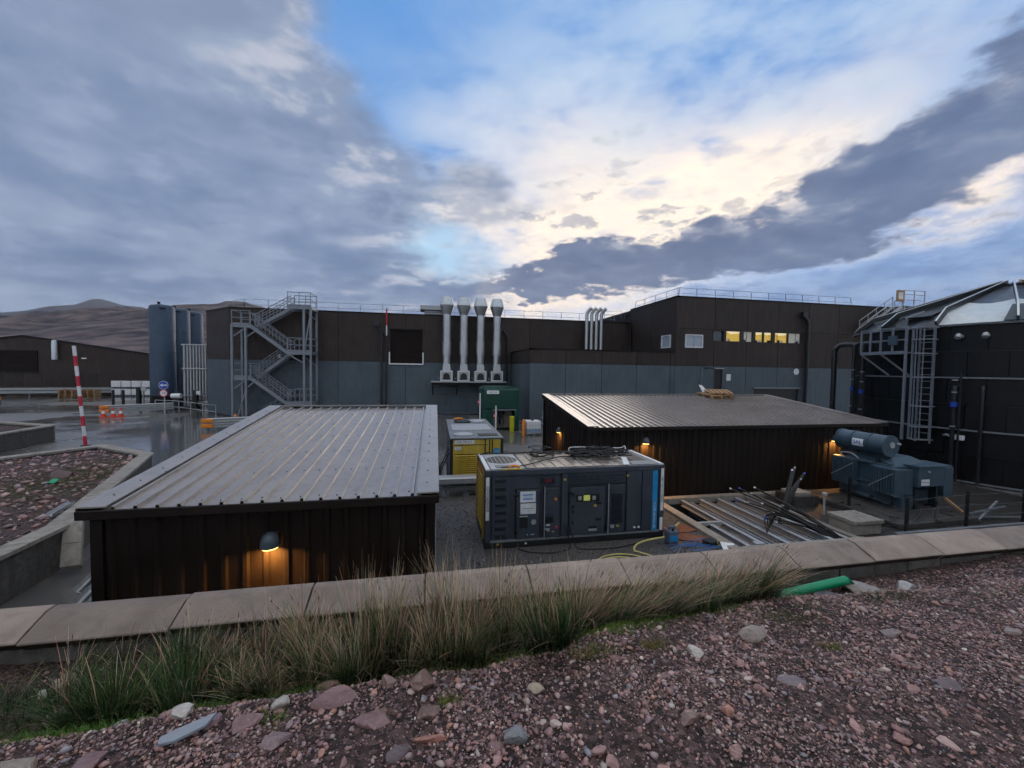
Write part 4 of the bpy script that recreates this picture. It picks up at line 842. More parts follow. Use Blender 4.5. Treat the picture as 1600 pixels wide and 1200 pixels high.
MB().box(1.6, 2.35, 14.6, 15.1, zt, zt + .02).build('roof_hatch', 'black', yu); MB().box(.9, 1.6, 18.2, 19.0, zt, zt + .06).build('roof_hatch', 'genset_dark', yu); MB().box(.7, 2.3, 16.0, 17.6, zt, zt + .025).build('roof_panel', 'galv', yu)
ob = thing('orange_strap', 'small orange strap lying on the roof of the yellow fronted container', 'strap', (1.15, 18.9, zt)); MB().tube(smoothpath([(.9, 18.9, zt + .08), (1.1, 18.85, zt + .13), (1.3, 18.95, zt + .08)], 5), .05, 7).build('webbing', 'orange_plastic', ob, smooth=True)
for k, (yy, lb) in enumerate(((14.6, 'black cable drooping beside the yellow fronted container, nearest loop'), (15.3, 'black cable drooping beside the yellow fronted container, farther loop'))):
    cable('side_cable', [(.53, yy, 1.3), (.35, yy - .05, .9), (.2, yy - .1, .5), (.33, yy - .1, .08), (.5, yy, .3)], .025, 'rubber', lb, 'cable')
# low galvanised barrier in front of it
gb = thing('crash_rail', 'low galvanised rail in the gap between shed and grey generator', 'barrier', (.9, 13.6, 0))
MB().prism([(13.5, .42), (13.46, .46), (13.46, .62), (13.52, .66), (13.86, .66), (13.86, .58), (13.56, .58), (13.56, .46)], -.3, 1.9, 'x').build('beam', 'galv', gb)
MB().box(-.3, 1.9, 13.55, 13.7, .2, .32).build('lower_beam', 'galv_dark', gb)
for x in (.35, 1.05, 1.7): MB().box(x, x + .07, 13.62, 13.7, .01, .58).box(x - .06, x + .13, 13.5, 13.72, .008, .05).build('post', 'galv_dark', gb)
wr = thing('wrapped_sheet', 'pale crumpled plastic bundle lying behind the grey generator', 'bundle', (4.1, 13.2, 0))
wv_ = []
mbw = MB(); mbw.tube(smoothpath([(3.3, 13.0, 1.0), (3.7, 13.05, 1.12), (4.2, 13.1, 1.12), (4.7, 13.1, 1.16)], 4), .16, 9); mbw.build('sheet', 'ibc_white', wr, smooth=True)
MB().box(3.2, 4.8, 12.9, 13.35, .02, .95).build('crate_under', 'genset_dark', wr)

# ---------------------------------------------------------------- small yard clutter
jc = thing('jerrycan', 'grey and blue plastic can beside the right foot of the generator', 'can', (6.0, 9.05, 0))
MB().box(5.82, 6.1, 8.9, 9.14, .01, .36).build('body', 'can_grey', jc, bevel=.04); MB().box(5.85, 6.07, 8.885, 8.897, .1, .24).build('label_patch', 'blue_stripe', jc); MB().box(5.86, 6.06, 8.99, 9.05, .4, .45).box(5.86, 5.9, 8.99, 9.05, .34, .42).box(6.02, 6.06, 8.99, 9.05, .34, .42).build('handle', 'can_grey', jc, bevel=.01); MB().lathe([(.03, .35), (.03, .42)], (5.95, 8.94, 0), 10).build('cap', 'black', jc)
cable('yellow_hose', [(5.75, 9.0, .18), (5.3, 8.95, .16), (4.95, 8.9, .1), (4.8, 8.75, .02), (4.95, 8.55, .02), (5.1, 8.3, .02), (5.0, 7.9, .02)], .022, 'yellow_hose', 'pale yellow hose bending down from the generator corner to the wall', 'hose')
cable('yellow_hose', [(6.1, 9.2, .3), (6.4, 9.4, .32), (6.55, 9.6, .25), (6.5, 9.7, .02), (6.3, 9.9, .02)], .022, 'yellow_hose', 'pale hose end sticking up behind the plastic can', 'hose')
hc = thing('hose_coil', 'coil of yellow hose lying against the far side of the wall', 'hose', (4.3, 8.0, 0))
for i in range(2): MB().tube([(4.15 + .05 * i + (.5 + .10 * i) * math.cos(q), 8.12 + (.36 + .07 * i) * math.sin(q), .03 + .035 * i) for q in np.linspace(0, 6.283, 28)], .017, 7).build('hose_loop', 'yellow_hose', hc, smooth=True)
rp2 = thing('blue_rope', 'tangle of thin blue rope on the gravel near the plastic can', 'rope', (6.15, 8.65, 0))
for i in range(4):
    pts = [(6.35 + rnd.uniform(-.7, .7), 8.72 + rnd.uniform(-.3, .36), .02 + .06 * rnd.random()) for _ in range(7)]; MB().tube(smoothpath(pts, 6), .006, 5).build('strand', 'blue_rope', rp2, smooth=True)
for i, (cx, cy, w, h, a, lb) in enumerate(((6.62, 9.75, .9, .5, .15, 'rusty steel plate lying by the pit edge, the farther of two'), (6.68, 9.15, .8, .45, -.5, 'rusty steel plate lying by the pit edge, the nearer of two'))):
    tag(MB().box(cx - w / 2, cx + w / 2, cy - h / 2, cy + h / 2, .01, .035, rz=a).build('steel_plate', 'rust', bevel=.004), lb, 'steel plate')
tb = thing('tool_case', 'small black open tool case with yellow cord by the pit corner', 'case', (6.95, 8.75, 0)); MB().box(6.75, 7.05, 8.65, 8.9, .01, .12, rz=.3).build('case_body', 'black', tb, bevel=.015); MB().tube([(7.05 + .07 * math.cos(q), 8.62 + .02 * math.sin(q), .12 + .07 * math.sin(q)) for q in np.linspace(0, 6.28, 16)], .008, 5).build('cord_loop', 'yellow_hose', tb)
pp = thing('paper_box', 'crumpled white and blue carton by the corner of the pit', 'carton', (7.2, 8.45, 0)); MB().add([(6.95, 8.35, .03), (7.3, 8.3, .02), (7.35, 8.5, .12), (7.02, 8.58, .16), (6.97, 8.37, .01), (7.3, 8.32, .005), (7.36, 8.52, .1), (7.03, 8.6, .14)], [(0, 1, 2, 3), (7, 6, 5, 4), (0, 4, 5, 1), (1, 5, 6, 2), (2, 6, 7, 3), (3, 7, 4, 0)]).build('flap', 'white_paper', pp); MB().box(7.1, 7.36, 8.22, 8.32, .01, .07, rz=-.3).build('blue_side', 'blue_sign', pp)

# ================================================================ CABLE PIT
pit = thing('cable_pit', 'open rectangular concrete pit crossed by parallel steel beams', 'pit', (9.2, 10.2, 0))
def slab(x0, x1, y0, y1, z0, z1, nm='kerb', m='concrete'): return MB().box(x0, x1, y0, y1, z0, z1).build(nm, m, pit, bevel=.01)
slab(7.12, 7.40, 8.05, 12.15, -.1, .10); slab(7.40, 11.15, 8.05, 8.38, -.1, .098); slab(7.40, 12.2, 11.95, 12.2, -.1, .098); slab(10.95, 11.15, 8.38, 11.95, -.1, .06)
MB().box(7.36, 7.40, 8.36, 11.97, -1.2, -.1).box(10.95, 11.0, 8.36, 11.97, -1.2, -.1).box(7.36, 11.0, 8.33, 8.38, -1.2, -.1).box(7.36, 11.0, 11.95, 12.0, -1.2, -.1).box(7.3, 11.1, 8.3, 12.05, -1.25, -1.2).build('pit_lining', 'genset_dark', pit)
def ibeam(x, y0, y1, zt_):
    MB().box(x - .065, x + .065, y0, y1, zt_ - .014, zt_).box(x - .007, x + .007, y0, y1, zt_ - .17, zt_ - .014).box(x - .065, x + .065, y0, y1, zt_ - .184, zt_ - .17).build('steel_beam', 'galv', pit)
ibeam(7.8, 8.39, 9.95, .03)
for x in (8.26, 8.95, 9.62, 10.33, 10.8): ibeam(x, 8.39, 11.94, .03 + rnd.uniform(-.004, .004))
for x in (8.6, 9.28, 9.97, 10.56): MB().box(x - .05, x + .05, 8.39, 11.94, -.12, -.06).build('channel', 'galv_dark', pit)
MB().bar((7.41, 9.98, .02), (8.19, 9.98, .02), .1, .1).build('cross_beam', 'galv', pit)
for (x0, x1) in ((8.36, 8.86), (9.05, 9.5)):
    tr_ = MB().box(x0, x0 + .03, 8.6, 11.7, -.35, -.25).box(x1 - .03, x1, 8.6, 11.7, -.35, -.25).build('cable_tray', 'galv_dark', pit)
    for y in np.arange(8.7, 11.7, .3): MB().box(x0 + .03, x1 - .03, y, y + .04, -.33, -.3).build('tray_rung', 'galv_dark', tr_)
MB().box(7.95, 8.2, 8.42, 8.6, .035, .1).build('bracket', 'galv', pit)
cb = thing('cable_bundle', 'bundle of stiff black cables fanning up out of the pit', 'cables', (10.6, 9.2, 0))
tips = [(8.75, 10.3, 1.05), (9.15, 10.4, 1.0), (9.2, 10.0, .95), (9.45, 10.15, 1.1), (9.6, 10.0, .98), (9.0, 9.9, .7), (9.3, 9.7, .72), (8.7, 10.0, .75), (9.9, 9.6, .65), (9.5, 9.5, .5), (9.2, 9.45, .35), (9.4, 9.3, .25)]
for i, tp_ in enumerate(tips):
    tp_ = (tp_[0], tp_[1], tp_[2] * .85)
    b_ = (10.35 + .09 * (i % 5), 8.7 + .08 * (i // 5), .04); m_ = [(b_[k] * .5 + tp_[k] * .5 + (.10 if k == 2 else 0) * rnd.uniform(.2, 1)) for k in range(3)]
    c_ = MB().tube(smoothpath([(b_[0] + .3, b_[1] - .25, -.3), b_, m_, tp_], 6), .021, 7).build('cable', 'rubber', cb, smooth=True)
    d_ = (Vector(tp_) - Vector(m_)).normalized(); MB().tube([Vector(tp_) - d_ * .01, Vector(tp_) + d_ * .05], .024, 7).build('tape_end', ['white_paper', 'blue_sign', 'galv'][i % 3], c_)
cb2 = thing('cable_bundle', 'thick black cables with taped tips standing up at the back of the pit', 'cables', (10.7, 10.4, 0))
for i, tp_ in enumerate([(11.35, 10.75, 1.22), (11.5, 10.8, 1.28), (11.65, 10.6, 1.15), (11.4, 10.5, 1.0), (11.75, 10.7, 1.1)]):
    b_ = (10.3 + .1 * i, 10.1 + .05 * i, -.05); m_ = (10.75 + .08 * i, 10.35, .62 + .03 * i)
    c_ = MB().tube(smoothpath([(b_[0] - .2, b_[1] - .1, -.4), b_, m_, tp_], 7), .036, 8).build('cable', 'rubber', cb2, smooth=True)
    d_ = (Vector(tp_) - Vector(m_)).normalized(); MB().tube([Vector(tp_), Vector(tp_) + d_ * .07], .03, 8).build('tape_end', ['white_paper', 'galv', 'blue_sign'][i % 3], c_)
lp_ = thing('cable_loop', 'black cable loops lying over the steel beams of the pit', 'cables', (9.3, 9.6, 0))
for i in range(5):
    pts = [(8.9 + .15 * i, 9.1 + .12 * i, .06), (9.2 + .1 * i, 9.5, .28 + .03 * i), (9.7, 9.7 - .05 * i, .3), (10.3, 9.4, .2), (10.6, 9.0, .05)]; MB().tube(smoothpath(pts, 6), .02, 7).build('cable', 'rubber', lp_, smooth=True)
def block(x0, x1, y0, y1, z1, lb, m='concrete'): return tag(MB().box(x0, x1, y0, y1, .008, z1).build('concrete_block', m, bevel=.012), lb, 'concrete block')
cc = thing('concrete_chamber', 'low pale concrete chamber with flat lid between pit and transformer', 'chamber', (11.2, 9, 0)); MB().box(11.2, 12.1, 8.62, 9.35, .008, .3).build('walls', 'concrete', cc, bevel=.012); MB().box(11.16, 12.14, 8.58, 9.39, .3, .40).build('lid', 'concrete', cc, bevel=.012)
c3 = thing('concrete_chamber', 'smaller concrete chamber against the long shed behind the cables', 'chamber', (12, 11, 0)); MB().box(11.5, 12.45, 10.75, 11.5, .008, .36).build('walls', 'concrete_wet', c3, bevel=.01); MB().box(11.62, 12.25, 10.85, 11.4, .36, .46).build('lid', 'concrete', c3, bevel=.01)
tag(MB().tube([(11.9, 10.1, .01), (11.92, 10.12, .62)], .03, 10).lathe([(.07, .62), (.07, .68), (.02, .7)], (11.92, 10.12, 0), 12).build('marker_post', 'galv', smooth=True), 'short grey marker post with pale cap beside the smaller chamber', 'post')

# ================================================================ TRANSFORMER
tag(MB().prism([(12.9, 8.75), (15.9, 8.75), (15.9, 11.95), (12.9, 11.95)], .008, .16).build('transformer_plinth', 'concrete_wet', bevel=.015), 'damp concrete plinth under the blue grey transformer', 'plinth')
tf = thing('transformer', 'blue grey power transformer with cylinder tank on top and radiator fins', 'transformer', (15, 10.7, .16))
MB().box(14.35, 15.95, 10.0, 11.65, .26, 1.42).build('tank', 'trafo', tf, bevel=.015); MB().box(14.22, 16.05, 9.9, 11.75, 1.42, 1.47).build('tank_flange', 'trafo', tf)
MB().add([(14.45, 10.0, 1.471), (15.9, 10.0, 1.471), (15.9, 11.6, 1.471), (14.45, 11.6, 1.471), (14.75, 10.35, 1.68), (15.6, 10.35, 1.68), (15.6, 11.3, 1.68), (14.75, 11.3, 1.68)], [(3, 2, 1, 0), (4, 5, 6, 7), (0, 1, 5, 4), (1, 2, 6, 5), (2, 3, 7, 6), (3, 0, 4, 7)]).build('top_cover', 'trafo', tf, bevel=.01)
MB().box(14.3, 16.0, 10.05, 11.6, .165, .26).build('skid', 'trafo_dark', tf)
def fins(x0, x1, y0, y1, z0, z1, n, axis):
    h_ = MB()
    if axis == 'x': h_.box(x0, x1, y1 - .08, y1, z1, z1 + .08).box(x0, x1, y0, y0 + .08, z1 - .0, z1 + .06)
    else: h_.box(x0, x1, y0, y1, z1, z1 + .07)
    o = h_.build('radiator', 'trafo', tf, bevel=.01)
    for i in range(n):
        if axis == 'x':
            w = (x1 - x0) / n; MB().box(x0 + i * w + w * .2, x0 + i * w + w * .75, y0, y1, z0, z1).build('fin', 'trafo', o, bevel=.006)
        else:
            w = (y1 - y0) / n; MB().box(x0, x1, y0 + i * w + w * .2, y0 + i * w + w * .75, z0, z1).build('fin', 'trafo', o, bevel=.006)
fins(14.05, 14.33, 9.75, 10.45, .58, 1.36, 9, 'y'); fins(14.05, 14.33, 10.95, 11.72, .58, 1.42, 9, 'y'); fins(16.0, 16.4, 9.75, 10.5, .5, 1.42, 8, 'y')
nb = MB().box(14.05, 14.42, 9.70, 9.75, .56, 1.42).build('radiator_face', 'trafo', tf, bevel=.01); MB().box(14.45, 14.8, 9.72, 9.98, .6, 1.40).build('radiator_face', 'trafo', tf, bevel=.01); MB().box(16.02, 16.4, 9.70, 9.745, .5, 1.45).build('radiator_face', 'trafo', tf, bevel=.01)
jb = MB().box(14.82, 15.85, 9.6, 9.99, .88, 1.50).build('cable_box', 'trafo', tf, bevel=.012); MB().box(14.78, 15.89, 9.57, 10.0, 1.50, 1.53).build('box_lid', 'trafo', jb); nl = MB().box(14.93, 15.25, 9.588, 9.598, .93, 1.12).build('name_plate', 'white_paper', jb); text('plate_text', 'DANGER 11kV', .045, (15.09, 9.585, 1.03), rz90(), 'ink', jb)
MB().lathe([(.03, 0), (.03, .03)], (15.2, 9.56, 1.36), 10, 'y').build('valve', 'galv', jb)
MB().box(14.42, 14.95, 9.74, 9.98, .165, .56).build('lower_box', 'trafo', tf, bevel=.01); MB().box(14.86, 14.98, 9.7, 9.9, .17, .9).build('leg', 'trafo_dark', tf); MB().box(15.7, 15.8, 9.7, 9.9, .17, .9).build('leg', 'trafo_dark', tf)
MB().box(14.15, 14.35, 10.5, 10.9, .3, .38).build('stiffener', 'trafo', tf); MB().box(14.25, 14.35, 9.95, 11.7, .75, .82).build('stiffener', 'trafo', tf)
cs = MB().lathe([(.33, 10.28), (.33, 11.85)], (14.62, 0, 2.05), 28, 'y').build('conservator', 'trafo', tf, smooth=True)
for y in (10.28, 10.78, 11.34, 11.83): MB().lathe([(.355, -.018), (.355, .018)], (14.62, y, 2.05), 28, 'y').build('band', 'trafo', cs, smooth=True)
lbp = []
for k in range(7):
    q = math.pi - R(22) + R(44) * k / 6; lbp.append((14.62 + .336 * math.cos(q), 2.05 + .336 * math.sin(q)))
for k in range(6, -1, -1):
    q = math.pi - R(22) + R(44) * k / 6; lbp.append((14.62 + .331 * math.cos(q), 2.05 + .331 * math.sin(q)))
MB().prism(lbp, 10.88, 11.24, 'y').build('maker_plate', 'white_paper', cs)
text('maker_logo', 'SAL', .17, (14.279, 11.06, 2.05), (R(90), 0, R(-90)), 'blue_sign', cs)
MB().lathe([(.10, 0), (.10, .025)], (14.66, 10.24, 2.08), 16, 'y').build('gauge', 'galv', cs); MB().lathe([(.04, 0), (.04, .1)], (14.9, 10.19, 2.12), 10, 'y').build('filler', 'galv', cs)
for y in (10.5, 11.6): MB().box(14.42, 14.82, y - .05, y + .05, 1.472, 1.76).build('cradle', 'trafo_dark', tf)
MB().tube(smoothpath([(14.62, 10.7, 1.72), (14.5, 10.45, 1.6), (14.35, 10.2, 1.56), (14.3, 10.0, 1.5)], 5), .035, 8).build('pipework', 'trafo', tf, smooth=True); MB().tube(smoothpath([(14.2, 11.5, 1.5), (14.2, 11.5, 1.62), (14.25, 11.2, 1.64), (14.3, 11.0, 1.5)], 5), .02, 7).build('pipework', 'galv', tf, smooth=True)
for p, q in (((14.03, 9.76, 1.3), (14.03, 10.44, .75)), ((14.03, 10.97, 1.36), (14.03, 11.7, .8))): MB().bar(p, q, .02, .02).build('fin_brace', 'galv', tf)
tag(MB().bar((15.85, 9.55, .52), (16.0, 9.2, .18), .16, .05).build('wooden_prop', 'wood'), 'orange brown timber prop leaning at the foot of the transformer', 'timber')
cable('earth_cable', [(14.9, 9.7, .3), (14.5, 9.3, .28), (14.0, 9.0, .35), (13.6, 8.85, .2), (13.2, 8.9, .03), (12.7, 9.0, .02)], .03, 'rubber', 'thick black cable curling out under the transformer', 'cable')
cable('earth_cable', [(15.2, 9.65, .3), (15.0, 9.2, .5), (14.6, 8.95, .45), (14.3, 8.8, .2), (14.4, 8.7, .17)], .03, 'rubber', 'thick black cable looping down before the transformer front', 'cable')
# ---------------------------------------------------------------- dark wire fence round the transformer
fn = thing('wire_fence', 'black post and wire fence between coping wall and transformer', 'fence', (14.5, 8.4, 0))
for x, y in ((12.55, 8.35), (14.95, 8.5), (17.0, 8.42), (13.1, 10.3)):
    MB().box(x - .03, x + .03, y - .03, y + .03, .01, 1.08).box(x - .1, x + .1, y - .1, y + .1, .008, .03).build('post', 'black', fn)
MB().box(12.1, 17.2, 8.22, 8.32, .10, .17).build('base_rail', 'galv_dark', fn)
for z in (.4, .7, 1.0):
    MB().bar((12.55, 8.35, z), (14.95, 8.5, z), .006, .006).bar((14.95, 8.5, z), (17.0, 8.42, z), .006, .006).bar((12.55, 8.35, z), (13.1, 10.3, z), .006, .006).build('wire', 'galv_dark', fn)
rg = thing('steel_offcuts', 'grey steel bars lying crossed behind the wire fence', 'steel bars', (15.8, 9, 0))
for p, q in (((15.9, 8.8, .05), (17.4, 9.2, .45)), ((16.1, 9.3, .04), (16.8, 8.7, .5)), ((15.8, 9.2, .05), (17.6, 8.75, .1))): MB().bar(p, q, .05, .04).build('bar', 'galv_dark', rg)
# ================================================================ ROUND TANK
TC = Vector((26.55, 13.96, 0)); TR = 5.5; TZ = 6.45
tk = thing('storage_tank', 'large round black panelled tank with ribbed domed cover', 'tank', (TC.x, TC.y, 0))
MB().lathe([(TR - .06, .01), (TR - .06, TZ - .02)], TC, 64).build('inner_shell', 'tank_black', tk, smooth=True)
NS, NR = 32, 6; hh = TZ / NR; dA = 2 * math.pi / NS
pv = []; 
for zz in (.012, hh - .012):
    for k in range(4):
        a = -dA / 2 + .0025 + (dA - .005) * k / 3
        for r_ in (TR - .05, TR): pv.append((r_ * math.cos(a), r_ * math.sin(a), zz))
pf = []
for k in range(3):
    i = 2 * k; pf += [(i + 1, i + 3, 8 + i + 3, 8 + i + 1), (i, 8 + i, 8 + i + 2, i + 2), (i, i + 2, i + 3, i + 1), (8 + i, 8 + i + 1, 8 + i + 3, 8 + i + 2)]
pf += [(0, 1, 9, 8), (6, 14, 15, 7)]
pme = bpy.data.meshes.new('tank_panel'); pme.from_pydata(pv, [], pf); pme.update()
for r_ in range(NR):
    for k in range(NS):
        o = link('tank_panel', pme, 'tank_black', tk); o.location = (TC.x, TC.y, r_ * hh); o.rotation_euler = (0, 0, k * dA + (dA / 2 if r_ % 2 else 0))
for z, m_ in ((.06, 'galv_dark'), (2.16, 'galv_dark'), (4.30, 'galv_dark'), (5.38, 'genset_dark'), (3.2, 'genset_dark')):
    big = m_ == 'galv_dark'; w_ = .10 if big else .02
    MB().lathe([(TR + .002, z - (.03 if big else .012)), (TR + w_, z - (.03 if big else .012)), (TR + w_, z + (.03 if big else .012)), (TR + .002, z + (.03 if big else .012))], TC, 64, cap=False).build('stiffener_ring', m_, tk)
MB().lathe([(TR - .05, TZ - .02), (TR + .12, TZ - .02), (TR + .14, TZ + .06), (TR - .05, TZ + .06)], TC, 64, cap=False).build('rim', 'galv_dark', tk)
cov = MB().lathe([(.62, 8.62), (.4, 8.72), (.02, 8.74)], TC, 24).build('cover_cap', 'tank_cover', tk, smooth=True)
NB = 16; aR = [R(-173 + 22.5 * k) for k in range(NB)]
def pol(r_, a, z): return Vector((TC.x + r_ * math.cos(a), TC.y + r_ * math.sin(a), z))
for k, a in enumerate(aR):
    b_ = a + 2 * math.pi / NB; m = (a + b_) / 2; white = k in (0, 1)
    # panel between two ribs, sagging in the middle
    rows = [(TR + .02, TZ + .06), (4.95, 7.05), (3.4, 7.62), (1.9, 8.16), (.5, 8.62)]
    for (r0_, z0_), (r1_, z1_), j in zip(rows[:-1], rows[1:], range(4)):
        vv = []; ff = []; nsub = 4
        for (r_, z_) in ((r0_, z0_), (r1_, z1_)):
            for q in range(nsub + 1):
                t_2 = q / nsub; sag = .20 * math.sin(math.pi * t_2) * (r_ / TR) if r_ < TR else 0
                vv.append(pol(r_, a + (b_ - a) * t_2, z_ - sag))
        for q in range(nsub): ff.append((q, q + 1, nsub + 2 + q, nsub + 1 + q))
        n0 = len(vv); vv += [w - Vector((0, 0, .02)) for w in vv]; ff += [tuple(n0 + i for i in f_[::-1]) for f_ in ff]
        MB().add(vv, ff).build('cover_panel', 'translucent' if white and j in (0, 1) else 'tank_cover', tk)
    rb = MB().bar(pol(TR + .12, a, TZ + .12), pol(4.95, a, 7.2), .08, .22).bar(pol(4.98, a, 7.2), pol(.45, a, 8.74), .07, .2).build('cover_rib', 'tank_cover', tk, bevel=.01); MB().bar(pol(TR + .14, a, TZ + .25), pol(4.97, a, 7.33), .06, .025).bar(pol(4.97, a, 7.33), pol(.45, a, 8.86), .05, .025).build('rib_cap', 'white_cowl', rb)
for aa in (-150.5,):
    a = R(aa); d_ = Vector((-math.sin(a), math.cos(a), 0))
    MB().add([pol(TR + .16, a, TZ + .1) - d_ * .34, pol(TR + .16, a, TZ + .1) + d_ * .34, pol(5.12, a, 7.2) + d_ * .14, pol(5.12, a, 7.2) - d_ * .14, pol(TR - .1, a, TZ + .1) - d_ * .34, pol(TR - .1, a, TZ + .1) + d_ * .34, pol(4.9, a, 7.2) + d_ * .14, pol(4.9, a, 7.2) - d_ * .14], [(0, 1, 2, 3), (7, 6, 5, 4), (0, 4, 5, 1), (1, 5, 6, 2), (2, 6, 7, 3), (3, 7, 4, 0)]).build('rib_shoe', 'trafo', tk)
# hatch on the cover by the platform
MB().bar(pol(5.1, R(176), 6.98), pol(4.2, R(174), 7.3), 1.0, .06).build('inspection_hatch', 'black', tk); MB().bar(pol(5.2, R(172), 6.95), pol(4.3, R(172), 7.28), .06, .14).build('hatch_rail', 'galv', tk)
# pipes down the tank
def tank_pipe(ang, ztop, zbot, r_, off, m='pipe_black', clamp=None):
    a = R(ang); rr = TR + off
    t = MB().tube([pol(TR - .02, a, ztop)] + [pol(TR + off * math.sin(q), a, ztop - off * .6 * (1 - math.cos(q))) for q in np.linspace(.3, math.pi / 2, 5)] + [pol(rr, a, ztop - off), pol(rr, a, zbot)], r_, 10).build('drain_pipe', m, tk, smooth=True)
    if clamp: MB().lathe([(r_ * 1.5, -.10), (r_ * 1.5, .10)], pol(rr, a, clamp), 10).build('pipe_clamp', 'blue_sign', t)
    for z in (clamp - .9, clamp + .5, clamp + 1.0) if clamp else (): MB().lathe([(r_ * 1.25, -.02), (r_ * 1.25, .02)], pol(rr, a, z), 10).build('pipe_collar', 'galv', t)
tank_pipe(146, 6.0, .1, .08, .3, clamp=3.6); tank_pipe(155, 6.02, .1, .08, .3, clamp=3.5)
tank_pipe(-165.5, 4.0, .1, .075, .3, clamp=3.2); tank_pipe(-158, 4.0, .1, .06, .3)
for an in (-165.5, -158.2): MB().tube([pol(TR - .02, R(an), 5.98), pol(TR + .22, R(an), 6.02), pol(TR + .3, R(an), 5.92)], .10, 10).build('vent_elbow', 'galv', tk, smooth=True)
for an in (151, 159.5, -163.5): MB().bar(pol(TR + .45, R(an), .1), pol(TR + .45, R(an), 4.55), .05, .05).build('support_post', 'genset_dark', tk)
MB().tube(smoothpath([pol(TR - .02, R(131), 6.0), (22.85, 18.75, 6.02), (22.75, 18.95, 5.88), (22.7, 19.05, 5.6), (22.7, 19.05, 4), (22.7, 19.05, 2), (22.7, 19.05, .05)], 6), .13, 12).build('overflow_pipe', 'pipe_black', tk, smooth=True)
# caged ladder and platform
lad = thing('tank_ladder', 'galvanised caged ladder and railed platform fixed to the black tank', 'ladder', tuple(pol(TR + .6, R(-176), 0)))
aL = R(-175.0); d_ = Vector((-math.sin(aL), math.cos(aL), 0)); o_ = Vector((math.cos(aL), math.sin(aL), 0)); B0 = pol(TR + .22, aL, 0)
for s_ in (-.25, .25): MB().bar(B0 + d_ * s_ + Vector((0, 0, 1.45)), B0 + d_ * s_ + Vector((0, 0, 7.0 if False else 6.5)), .07, .05).build('stile', 'stair_steel', lad)
for i in range(18): MB().bar(B0 - d_ * .25 + Vector((0, 0, 1.6 + .28 * i)), B0 + d_ * .25 + Vector((0, 0, 1.6 + .28 * i)), .03, .03).build('rung', 'stair_steel', lad)
for i, z in enumerate((1.62, 2.16, 3.05, 4.28, 5.3, 5.9, 6.4)):
    pts = [B0 + d_ * (.36 * math.cos(q)) + o_ * (.02 + .68 * math.sin(q)) + Vector((0, 0, z)) for q in np.linspace(0, math.pi, 13)]; MB().tube(pts, .028, 6).build('cage_hoop', 'stair_steel', lad)
for q in (.35, 1.0, 1.57, 2.14, 2.8): 
    p = B0 + d_ * (.36 * math.cos(q)) + o_ * (.02 + .68 * math.sin(q)); MB().bar(p + Vector((0, 0, 1.62)), p + Vector((0, 0, 6.4)), .035, .03).build('cage_strap', 'stair_steel', lad)
angs = [R(163.5 + 4.6 * i) for i in range(5)]; pr0, pr1 = TR + .12, TR + .95
MB().prism([(pol(pr0, a, 0).x, pol(pr0, a, 0).y) for a in angs] + [(pol(pr1, a, 0).x, pol(pr1, a, 0).y) for a in angs[::-1]], 5.33, 5.38).build('platform', 'galv_dark', lad)
kb = MB(); 
for a, b_ in zip(angs[:-1], angs[1:]): kb.bar(pol(pr1, a, 5.36), pol(pr1, b_, 5.36), .05, .14)
kb.build('platform_edge', 'stair_steel', lad)
for a in angs[:4] + [angs[4]]: MB().bar(pol(pr1, a, 5.38), pol(pr1, a, 6.48), .06, .06).build('rail_post', 'stair_steel', lad)
for z in (5.92, 6.46):
    rm = MB()
    for a, b_ in zip(angs[:-1], angs[1:]): rm.bar(pol(pr1, a, z), pol(pr1, b_, z), .05, .05)
    rm.bar(pol(pr0, angs[0], z), pol(pr1, angs[0], z), .05, .05); rm.build('rail', 'stair_steel', lad)
for a in (angs[0], angs[2]): MB().bar(pol(pr1, a, 5.33), pol(TR + .05, a + R(5), 4.35), .07, .07).build('stay', 'galv_dark', lad)
MB().bar(pol(pr1 - .02, angs[4], 1.55), pol(pr1 - .02, angs[4], 6.5), .09, .07).build('corner_upright', 'stair_steel', lad)
MB().box(pol(pr1, angs[3], 0).x - .1, pol(pr1, angs[3], 0).x, pol(pr1, angs[3], 0).y - .2, pol(pr1, angs[3], 0).y + .12, 5.7, 6.1).build('control_box', 'trafo', lad)
# pale fittings hanging near the tank foot
vb = thing('valve_box', 'small pale blue valve box fixed low on the black tank', 'valve box', tuple(pol(TR + .3, R(-166), 1.9))); MB().box(21.0, 21.12, 12.2, 12.55, 1.75, 1.95).build('box_body', 'ibc_white', vb, bevel=.02); MB().tube([(21.06, 12.55, 1.85), (21.1, 12.8, 1.9), (21.2, 12.95, 1.86)], .05, 8).build('hose_end', 'galv', vb)

# ================================================================ ROOF ACCESS STAIR beside the tank
ra = thing('roof_stair', 'grey access stair and platform climbing to the factory roof behind the tank', 'staircase', (39.5, 29.3, 8))
for yy in (28.6, 29.4):
    MB().bar((37.6, yy, 8.2), (41.2, yy, 10.5), .08, .24).build('stringer', 'galv', ra); rl = MB()
    for h_ in (.5, 1.0): rl.bar((37.6, yy, 8.2 + h_), (41.2, yy, 10.5 + h_), .05, .05)
    for k in range(5): rl.bar((37.6 + .9 * k, yy, 8.2 + .575 * k), (37.6 + .9 * k, yy, 9.2 + .575 * k), .05, .05)
    rl.build('handrail', 'galv', ra)
for k in range(12): MB().box(37.75 + .3 * k, 38.0 + .3 * k, 28.64, 29.36, 8.3 + .19 * k, 8.33 + .19 * k).build('tread', 'galv_dark', ra)
MB().box(41.2, 43.8, 28.5, 31.5, 10.48, 10.56).build('platform', 'galv_dark', ra); rl = MB()
for x in (41.3, 42.5, 43.7): rl.bar((x, 28.6, 10.5), (x, 28.6, 12.0), .06, .06)
